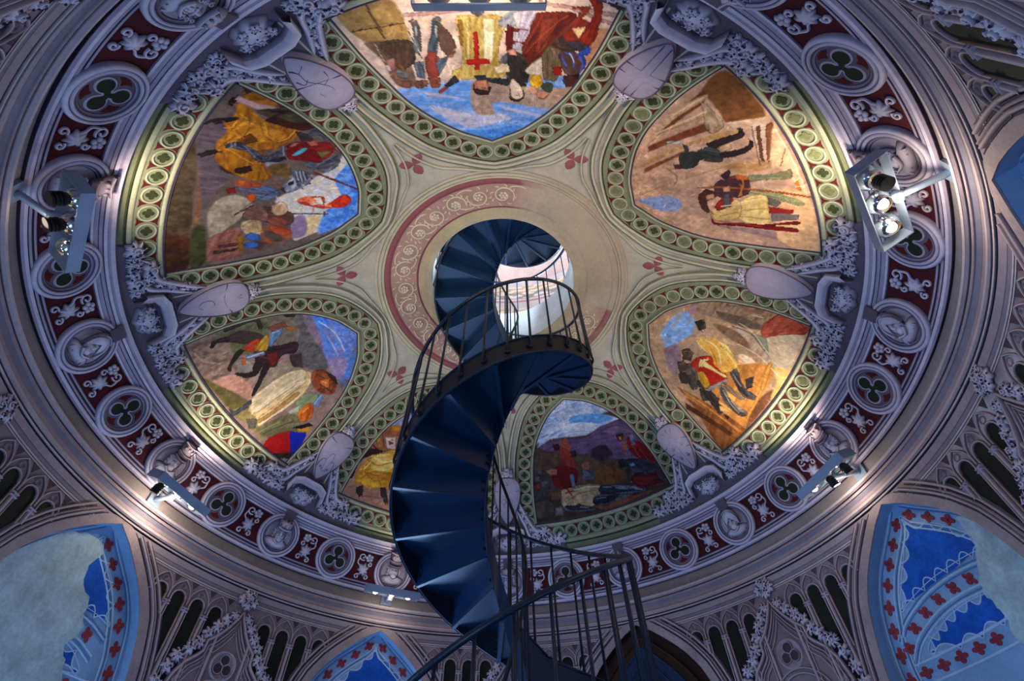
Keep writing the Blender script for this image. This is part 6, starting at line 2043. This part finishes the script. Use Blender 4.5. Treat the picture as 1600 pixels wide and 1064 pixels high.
    # pale lines of the border and the inner arch
    for sgn in (-1, 1):
        for off_, w, m_ in ((-.022, .004, 'sky_line'), (-.016, .003, 'sky_dark'), (.017, .004, 'sky_line'), (.022, .003, 'sky_dark'), (.028, .005, 'sky_line')):
            pts = smooth_pts([(sgn * max(x - off_ * .8, 0.001), y - off_ * .6 * (1 if y > .5 else .3)) for x, y in BORDER], 5)
            mb = MB(); stroke(mb, pts, w, .0015, bl, z=.0006)
            wobj('painted_line', mb, M[m_], nc)
    for oy, w, m_ in ((.022, .005, 'sky_line'), (.016, .003, 'sky_dark'), (.028, .003, 'sky_dark'), (-.017, .005, 'sky_line'), (-.024, .003, 'sky_dark'), (-.030, .004, 'sky_line')):
        mb = MB(); stroke(mb, smooth_pts([(x * (1 + oy), y + oy) for x, y in ARC], 6), w, .0015, bl, z=.0006)
        wobj('painted_line', mb, M[m_], nc)
    for y in (.405, .445):
        mb = MB(); stroke(mb, [(x, y) for x in np.linspace(-.19, .19, 12)], .005, .0015, bl, z=.0006)
        wobj('painted_line', mb, M['sky_line'], nc)
    # deep blue fields with scalloped, pale-edged borders
    for F_ in (UPF, LOF):
        ol_ = lace(F_, .020, 8)
        mb = MB(); poly_plate(mb, ol_, bl, .0009)
        f_ = wobj('blue_field', mb, M['deep_blue'], nc)
        mb = MB(); stroke(mb, ol_ + ol_[:1], .0036, .0014, bl, z=.001)
        wobj('field_edge', mb, M['sky_line'], f_)
        mb = MB(); stroke(mb, smooth_pts(lace(F_, .0, 8), 1, True) + [F_[0]], .0024, .0012, lambda x, y, h: bl(x * 1.05, (y - .60) * 1.05 + .60 if F_ is UPF else (y - .47) * 1.10 + .47, h), z=.0008)
        wobj('field_edge', mb, M['sky_line'], f_)
    # red quatrefoils
    inv = nc.matrix_basis.inverted()
    BPS = {-3: [(-.05, .73), (.02, .71), (.02, .64), (.065, .583), (.09, .53), (.11, .45), (.11, .3), (-.3, .3), (-.3, .6)], 3: [(.125, .66), (.115, .57), (.068, .525), (.065, .40), (.3, .40), (.3, .6)]}
    def cross(x, y, ang, sc=1.0):
        if k in BPS and bool(inside(np.array([x]), np.array([y]), BPS[k])[0]): return
        Mf = frame(bwall, th + x / BACK, y) @ Matrix.Translation((0, 0, .0006 * S)) @ Matrix.Rotation(ang, 4, 'Z') @ Matrix.Scale(sc, 4)
        obj('red_quatrefoil', ME_cross, nc, inv @ Mf)
    for sgn in (-1, 1):
        for x, y, dx, dy in along([(sgn * a, b) for a, b in smooth_pts(BORDER, 6)], lambda a, b: bl(a, b, 0), .052, .032):
            cross(x, y, math.atan2(dy, dx) - pi / 2)
    for x, y, dx, dy in along(smooth_pts(ARC, 6), lambda a, b: bl(a, b, 0), .050, .012):
        cross(x, y, math.atan2(dy, dx) + pi / 4, .95)
    for x in np.linspace(-.17, .17, 8):
        cross(x, .425, pi / 2, .95)
    # lost paint, bare plaster
    if k in (-3, 3, -5):
        BP = [(.172, .612), (.215, .53), (.2, .40), (.073, .40), (.077, .452), (.069, .483), (.074, .523), (.122, .575), (.13, .64)]
        if k == -3: BP = [(-.03, .713), (.02, .70), (.012, .66), (.02, .62), (.065, .583), (.072, .555), (.09, .52), (.07, .49), (.10, .45), (.10, .36), (-.20, .36), (-.215, .50), (-.17, .60), (-.10, .68)]
        if k == -5: BP = [(x * .9, y) for x, y in [(-.15, .4), (.15, .4), (.15, .6), (0, .68), (-.15, .6)]]
        BP = [(x + random.uniform(-.004, .004), y + random.uniform(-.004, .004)) for x, y in smooth_pts(BP, 4, True)]
        mb = MB(); poly_plate(mb, BP, bl, .0030)
        wobj('bare_plaster', mb, M['bare'], nc)
    # window in the lower part (daylight comes in here)
    win = MB()
    win.grid([[bl(x, y, .006) for x in np.linspace(-.19, .19, 5)] for y in (-.2, .34)])
    g_ = wobj('window_glass', win, M['glass'], nc)
    for x in (-.19, 0, .19):
        mb = MB(); mb.tube([bl(x, -.2, .010), bl(x, .34, .010)], .02, 6); wobj('glazing_bar', mb, M['wood'], nc)

# ---- painted arcade on the piers: parts of the wall
wall_round = bpy.data.objects['wall_round']
for k in (-6, -4, -2, 0, 2, 4, 6):
    th = PH + k * pi / 7
    wl = lambda x, y, h: wall(th + x / RW, y, h)
    worn_ = (k == 4)
    def foot_z(x):
        dd = 180 / 7 - math.degrees(abs(x) / RW)
        if dd > ARCH_HALF + 3.6: return .22
        return arch_z(max(dd - 3.4, 0)) - .0
    for sgn in (-1, 1):
        xs = [rad(d) * RW * sgn for d in (4.55, 7.95, 11.4, 14.75)]
        for q, x in enumerate(xs):
            w = .0185
            top = .690
            zl, zr = foot_z(x - w), foot_z(x + w)
            if max(zl, zr) > .675: continue
            arc_ = [(x + w * cos(a), top - w + w * sin(a)) for a in np.linspace(0, pi, 12)]
            zcut = lambda xx: foot_z(xx)
            mb = MB()
            rows = []
            for j in range(9):
                xx = x - w + 2 * w * j / 8
                zt = top - w + math.sqrt(max(w * w - (xx - x) ** 2, 0))
                zb = foot_z(xx)
                rows.append([wl(xx, zb + (zt - zb) * i / 8, .0006) for i in range(9)])
            mb.grid(rows)
            wobj('lancet', mb, M['black_green'], wall_round)
            mb = MB(PA)
            P_ = [(x - w - .003, max(zl, .3))] + [(x - w - .003, top - w)] + [(x + (w + .003) * cos(a), top - w + (w + .003) * sin(a)) for a in np.linspace(pi, 0, 12)] + [(x + w + .003, top - w), (x + w + .003, max(zr, .3))]
            stroke(mb, P_, .006, .004, wl, z=.0004)
            wobj('lancet_moulding', mb, M['paint'], wall_round, True)
            # interlaced pointed arches above
            for a_, b_ in ((-.030, .030),):
                for s2 in (-1, 1):
                    mb = MB(PA)
                    stroke(mb, smooth_pts([(x + s2 * .031, .662), (x + s2 * .029, .690), (x + s2 * .018, .708), (x, .722)], 5), .005, .004, wl, z=.0004)
                    wobj('tracery_rib', mb, M['paint'], wall_round, True)
            for s2 in (-1, 1):
                mb = MB()
                stroke(mb, smooth_pts([(x, .697), (x + s2 * .008, .701), (x + s2 * .006, .709), (x, .712)], 5), .003, .003, wl, z=.0004)
                wobj('tracery_cusp', mb, M['arcade'], wall_round, True)
            mb = MB()
            plate(mb, [(x + .019, .727), (x + .043, .727), (x + .031, .707)], wl, .0008, .0006)
            wobj('tracery_gusset', mb, M['arcade_dark'], wall_round)
        # colonnettes between the lancets
        for d in (2.85, 6.25, 9.68, 13.1):
            x = rad(d) * RW * sgn
            zb = foot_z(x)
            if zb > .63: continue
            mb = MB(PA)
            stroke(mb, [(x, .655), (x, max(zb, .25))], .013, .007, wl, z=.0004)
            c_ = wobj('colonnette', mb, M['paint'], wall_round, True)
            for z_ in (.655, .648):
                mb = MB()
                stroke(mb, [(x - .011, z_), (x + .011, z_)], .005, .008, wl, z=.0004)
                wobj('capital', mb, M['arcade_light'], c_, True)
    # gothic gable with crockets
    g_ = empty('gable_ornament', frame(wall, th, .56))
    inv = g_.matrix_basis.inverted()
    GLAB = {-6: 'grey gothic gable at the upper left beyond the cornice', -4: 'leafy grey gothic gable at the left edge', -2: 'leafy grey gothic gable with a trefoil, left of the bottom niche', 0: 'grey gothic gable behind the foot of the staircase',
            2: 'leafy grey gothic gable with a trefoil, left of the right blue niche', 4: 'worn grey gothic gable on the flaking right wall', 6: 'grey gothic gable on the shaded upper right wall'}
    tag(g_, GLAB[k], 'gable', 'painted gothic gables between the niches')
    HP_ = [(0, .702), (.010, .680), (.028, .650), (.050, .622), (.072, .604), (.074, .575), (.085, .562), (.110, .540), (.130, .505), (.142, .46), (.146, .38), (.146, .22)]
    L_ = [(-x, y) for x, y in HP_[::-1]][:-1] + HP_
    mb = MB()
    rows = []
    for x, y in HP_:
        rows.append([wl(-x + 2 * x * j / 12, y, .0012) for j in range(13)])
    mb.grid(rows)
    wobj('gable_field', mb, M['arcade'], g_)
    for sc, w, h, m_ in ((1.0, .012, .009, 'arcade_light'), (.90, .006, .006, 'arcade'), (.84, .004, .004, 'arcade_dark'), (.76, .005, .004, 'arcade_light')):
        mb = MB(PA)
        P_ = [(x * sc, .47 + (y - .47) * (sc if y > .47 else 1)) for x, y in L_]
        stroke(mb, P_, w, h, wl, z=.001)
        wobj('gable_moulding', mb, M['paint'], g_, True)
    def leafw(x, y, sc, rot, v):
        Mf = frame(wall, th + x / RW, y) @ Matrix.Translation((0, 0, .003 * S)) @ Matrix.Rotation(rot, 4, 'Z') @ Matrix.Scale(sc, 4)
        o = obj('crocket', LEAVES[v % 4], g_, inv @ Mf)
        obj('eyelet', ME_hole, o, Matrix.Translation((.004 * S, .006 * S, 0)))
    for x, y, sc in ((0, .748, .9), (-.018, .736, .8), (.018, .736, .8), (0, .724, .8), (-.012, .758, .55), (.012, .758, .55)):
        leafw(x, y, sc, x * 70, int(y * 100))
    for i, (x, y, sc) in enumerate(((.022, .688, .75), (.040, .668, .85), (.060, .643, .9), (.080, .622, .8), (.094, .592, .85), (.114, .572, .9), (.136, .548, .9), (.152, .515, .9), (.164, .478, .9), (.170, .44, .9), (.172, .40, .9))):
        for s2 in (-1, 1):
            leafw(s2 * x, y, sc, s2 * i, i)
    # trefoil in a ring
    mb = MB()
    wfn = lambda x, y, h: wl(x, y, h)
    rows = [[wl(r * cos(2 * pi * i / 28), .556 + r * sin(2 * pi * i / 28), h) for i in range(28)] for r, h in ((.039, .001), (.037, .006), (.034, .006), (.032, .002), (.0005, .0016))]
    mb.grid(rows, True)
    wobj('trefoil_ring', mb, M['arcade_light'], g_, True)
    for c in (pi / 2, pi / 2 + 2 * pi / 3, pi / 2 - 2 * pi / 3):
        mb = MB()
        fan(mb, disc_pts(.0150 * cos(c), .556 + .0150 * sin(c), .0125, 16), wl, .0022, .0032)
        wobj('trefoil_lobe', mb, M['arcade_dark'], g_)
        mb = MB(PA)
        P_ = disc_pts(.0150 * cos(c), .556 + .0150 * sin(c), .0140, 18)
        stroke(mb, P_ + P_[:1], .003, .003, wl, z=.003)
        wobj('trefoil_rim', mb, M['paint'], g_, True)
    # rose below
    for r in (.088, .076, .052):
        mb = MB(PA)
        P_ = [(r * cos(a), .43 + r * sin(a)) for a in np.linspace(0, 2 * pi, 40)]
        stroke(mb, P_, .006, .005, wl, z=.001)
        wobj('rose_moulding', mb, M['paint'], g_, True)
# ================================================================== SPIRAL STAIRCASE
HR, HX, HY, HZ, HP = .2439, .0241, .0032, .618, .8483      # outer radius, axis, level at 180 deg, rise per turn
STEP = rad(24.7)
RI = .043
TH_FIRST = rad(168) - 18 * STEP
NSTEP = 48
stair = empty('spiral_staircase', loc=(HX * S, HY * S, 0))
tag(stair, 'dark blue iron spiral staircase with railings rising through the round opening of the dome', 'staircase')
def hz_(a): return HZ + HP * (a - pi) / (2 * pi)
def hel(r, a, dz=0.0):
    return Vector(((HX + r * cos(a)) * S, (HY + r * sin(a)) * S, (hz_(a) + dz) * S + Z0))
def cyl(r, a, z):
    return Vector(((HX + r * cos(a)) * S, (HY + r * sin(a)) * S, z * S + Z0))
A0, A1 = TH_FIRST, TH_FIRST + NSTEP * STEP
na = NSTEP * 6
def band(r0, r1, zb, zt, name, mat):
    mb = MB()
    rows = []
    for i in range(na + 1):
        a = A0 + (A1 - A0) * i / na
        rows.append([hel(r0, a, zb), hel(r1, a, zb), hel(r1, a, zt), hel(r0, a, zt)])
    mb.grid(rows, True)
    mb.f += [(0, 1, 2, 3), tuple(len(mb.v) - 4 + j for j in (3, 2, 1, 0))]
    return wobj(name, mb, mat, stair)
band(HR, HR - .003, .0, .062, 'outer_stringer', M['navy_dark'])
# rolled lips of the outer stringer
for zz in (.001, .061):
    mb = MB()
    mb.tube([hel(HR + .001, A0 + (A1 - A0) * i / na, zz) for i in range(na + 1)], .0022 * S, 5)
    wobj('stringer_lip', mb, M['navy'], stair)
band(RI, RI - .003, -.004, .07, 'inner_stringer', M['navy'])
for k in range(NSTEP):
    a0 = A0 + k * STEP
    a1 = a0 + STEP
    zb = hz_(a1) + .002
    n = 6
    mb = MB()
    rows = []
    for i in range(n + 1):
        a = a0 - .01 + (STEP + .01) * i / n
        rows.append([cyl(RI, a, zb), cyl(HR - .003, a, zb), cyl(HR - .003, a, zb + .003), cyl(RI, a, zb + .003)])
    mb.grid(rows, True)
    mb.f += [(0, 1, 2, 3), tuple(len(mb.v) - 4 + j for j in (3, 2, 1, 0))]
    t = wobj('tread', mb, M['navy'], stair)
    # riser with folded flange along its foot
    z0 = hz_(a0) - .001
    e = .0022
    mb = MB()
    def bar(aa, ab, za, zc_):
        P = [cyl(r, a, z) for r in (RI, HR - .003) for a in (aa, ab) for z in (za, zc_)]
        mb.add(P, [(0, 1, 3, 2), (4, 6, 7, 5), (0, 4, 5, 1), (2, 3, 7, 6), (0, 2, 6, 4), (1, 5, 7, 3)])
    bar(a0, a0 + .014, z0, zb)
    wobj('riser', mb, M['navy'], stair)
    mb = MB()
    P = []
    d0 = Vector((cos(a0), sin(a0), 0)); tn = Vector((-sin(a0), cos(a0), 0))
    for r in (RI, HR - .003):
        c = cyl(r, a0, z0)
        for u, w in ((-.004, -.003), (.004, -.003), (.004, .001), (-.004, .001)):
            P.append(c + tn * (u * S) + Vector((0, 0, w * S)))
    mb.add(P, [(0, 1, 5, 4), (1, 2, 6, 5), (2, 3, 7, 6), (3, 0, 4, 7), (0, 3, 2, 1), (4, 5, 6, 7)])
    wobj('angle_iron', mb, M['navy'], stair)
    # bolts along both ends of the riser
    if 10 < k < 40:
        for r in (RI + .006, HR - .010):
            for w in (.018, .040):
                mb = MB()
                c = cyl(r, a0, z0 + w) - tn * (.001 * S)
                mb.tube([c, c + tn * (.009 * S)], .0032 * S, 6)
                wobj('bolt', mb, M['navy_dark'], stair)
# outer railing
RAIL = .318
for k in range(NSTEP * 2 - 1):
    a = A0 + (k + .5) * STEP / 2
    rb = HR + .006
    foot = hel(HR + .001, a, .026)
    p = [foot, hel(rb, a, .026), hel(rb + .002, a, .036), hel(rb, a, .05), hel(HR + .003, a, .16), hel(HR, a, RAIL)]
    mb = MB()
    mb.tube(p, [.0028 * S] * 3 + [.0034 * S] + [.0029 * S] * 2, 6)
    b_ = wobj('baluster', mb, M['rail'], stair, True)
    mb = MB()
    dr = Vector((cos(a), sin(a), 0))
    c = hel(HR + .001, a, .026)
    mb.tube([c, c + dr * (.004 * S)], .0075 * S, 8)
    wobj('foot_plate', mb, M['navy_dark'], b_)
mb = MB()
mb.tube([hel(HR, A0 + (A1 - A0) * i / na, RAIL) for i in range(na + 1)], .0052 * S, 8)
wobj('handrail', mb, M['rail'], stair, True)
# inner handrail with a few posts
mb = MB()
mb.tube([hel(RI, A0 + (A1 - A0) * i / na, RAIL - .02) for i in range(na + 1)], .0036 * S, 7)
wobj('inner_handrail', mb, M['navy_dark'], stair, True)
for k in range(0, NSTEP):
    a = A0 + (k + .4) * STEP
    mb = MB()
    mb.tube([hel(RI + .001, a, .06), hel(RI, a, RAIL - .02)], .0022 * S, 5)
    wobj('inner_baluster', mb, M['navy_dark'], stair)

# ---- guard railing round the well on the upper floor
gr = empty('guard_railing', loc=(HX * S, HY * S, RIM * S + Z0))
tag(gr, 'blue guard railing round the stairwell on the floor above', 'railing')
GR, GH = .285, .30
for i in range(36):
    a = 2 * pi * i / 36
    if 3.3 < a < 4.3: continue
    mb = MB(); mb.tube([cyl(GR, a, RIM), cyl(GR, a, RIM + GH)], .0026 * S, 5)
    wobj('baluster', mb, M['navy'], gr)
mb = MB(); mb.tube([cyl(GR, -1.95 + 5.2 * i / 80, RIM + GH) for i in range(81)], .006 * S, 6)
wobj('handrail', mb, M['navy'], gr, True)
# ================================================================== FLOODLIGHTS
def box_frame(L, D, H, t):
    m_ = MB()
    return [((0, D / 2, 0), (L, t, H)), ((0, -D / 2, 0), (L, t, H)), ((L / 2 - t / 2, 0, 0), (t, D - t, H)), ((-L / 2 + t / 2, 0, 0), (t, D - t, H))]
BL, BD, BH, BT = .62, .19, .075, .006
ME_panels = []
for c, s in box_frame(BL, BD, BH, BT):
    m_ = MB(); m_.box(c, s); ME_panels.append(m_.mesh('frame_panel', M['steel']))
m_ = MB()
rows = [[(r * cos(2 * pi * i / 20), r * sin(2 * pi * i / 20), z) for i in range(20)] for r, z in ((.078, .03), (.072, .0), (.060, -.022), (.046, -.034))]
m_.grid(rows, True)
ME_dish = m_.mesh('reflector', M['chrome'], True)
m_ = MB()
rows = [[(.032 * sin(pi * j / 8) * cos(2 * pi * i / 12), .032 * sin(pi * j / 8) * sin(2 * pi * i / 12), .032 * cos(pi * j / 8)) for i in range(12)] for j in range(9)]
m_.grid(rows, True)
ME_bulb = m_.mesh('bulb', M['bulb'], True)
m_ = MB()
rows = [[(.032 * sin(pi * j / 8) * cos(2 * pi * i / 12), .032 * sin(pi * j / 8) * sin(2 * pi * i / 12), .032 * cos(pi * j / 8)) for i in range(12)] for j in range(9)]
m_.grid(rows, True)
ME_bulb_off = m_.mesh('bulb', M['chrome'], True)
m_ = MB()
m_.tube([(0, 0, -.01), (0, 0, -.080)], .034, 16)
ME_can = m_.mesh('heat_sink', M['black'], True)
m_ = MB()
m_.tube([(0, 0, -.006), (0, 0, .006)], .042, 16)
ME_fin = m_.mesh('fin', M['black'])
# k, tangential centre (deg), radius, height, tilt (deg towards the room centre), lit bulbs
FL = [(-5, 1.2, .945, .865, 35, (0, 0, 0), 'dark floodlight frame on a wall arm, at the left edge of the frieze'),
      (-3, 2.3, .945, .862, 25, (0, 1, 1), 'glaring floodlight frame on the cornice above the left blue niche'),
      (-1, 0.0, .945, .852, 18, (1, 1, 1), 'pale blue floodlight bar above the bottom blue niche'),
      (3, -1.8, .945, .862, 25, (1, 0, 0), 'floodlight frame with one bright lamp above the right blue niche'),
      (5, -1.3, .925, .870, 10, (1, 1, 0), 'large floodlight frame showing bright lamps, at the right of the dome'),
      (7, -1.5, .910, .880, 25, (1, 1, 1), 'blue edged floodlight frame cut off by the top of the view')]
for k, dc, r, z, tilt, lit, lab in FL:
    th = PH + k * pi / 7 + rad(dc)
    p = Vector((r * sin(th) * S, r * cos(th) * S, z * S + Z0))
    ex = Vector((cos(th), -sin(th), 0))
    inw = Vector((-sin(th), -cos(th), 0))
    ez = (Vector((0, 0, 1)) * cos(rad(tilt)) + inw * sin(rad(tilt))).normalized()
    ey = ez.cross(ex).normalized()
    Mx = Matrix((ex, ey, ez)).transposed().to_4x4()
    Mx.translation = p
    f = empty('floodlight', Mx)
    tag(f, lab, 'floodlight', 'floodlights along the cornice')
    for me in ME_panels: obj('frame_panel', me, f)
    for j, x in enumerate((-.19, 0, .19)):
        d_ = obj('reflector', ME_dish, f, Matrix.Translation((x, 0, .0)))
        obj('bulb', ME_bulb if lit[j] else ME_bulb_off, d_, Matrix.Translation((0, 0, -.014)))
        if not lit[j] and (k != -5 or j != 2):
            hs = obj('heat_sink', ME_can, f, Matrix.Translation((x, 0, -.03)))
            for q in range(4): obj('fin', ME_fin, hs, Matrix.Translation((0, 0, -.035 - .018 * q)))
    # arm and wall plate
    thm = PH + k * pi / 7 + rad({5: -1.6, -5: .35, -3: 2.4}.get(k, 0))
    wp = wall(thm, .858, .0)
    iw = Vector((-sin(thm), -cos(thm), 0))
    a0 = wp + iw * .02
    back = p + Vector((0, 0, -.02)) - inw * (BD / 2 * .9)
    mb = MB(); mb.tube([a0, a0 + iw * .03, back, back + inw * .02], .022, 10)
    wobj('arm', mb, M['steel'], f, True)
    mb = MB()
    R3 = Matrix((Vector((cos(thm), -sin(thm), 0)), iw, Vector((0, 0, 1)))).transposed()
    mb.box(wp + iw * .012, (.13, .02, .105), R3)
    wobj('wall_plate', mb, M['steel'], f)
    mb = MB(); mb.tube([back - ex * .03, back + ex * .03], .03, 10)
    wobj('hinge', mb, M['steel'], f, True)
    # the light itself: a wide beam onto the fresco and a little spill from the open housing
    if k in LAMP_POWER:
        tgt = dome(.66, PH + k * pi / 7)
        for kind, pw, pos in (('SPOT', LAMP_POWER[k], p + ez * .07 + inw * .02), ('POINT', LAMP_SPILL[k], p - ez * .11 - inw * .03)):
            ld_ = bpy.data.lights.new('floodlight_lamp', kind)
            ld_.energy = pw
            ld_.color = LAMP_COL
            ld_.shadow_soft_size = .05
            if kind == 'SPOT':
                ld_.spot_size = rad(108)
                ld_.spot_blend = .75
            lo = bpy.data.objects.new('floodlight_lamp', ld_)
            col.objects.link(lo)
            lo.location = pos
            if kind == 'SPOT':
                lo.rotation_euler = (tgt - pos).to_track_quat('-Z', 'Y').to_euler()
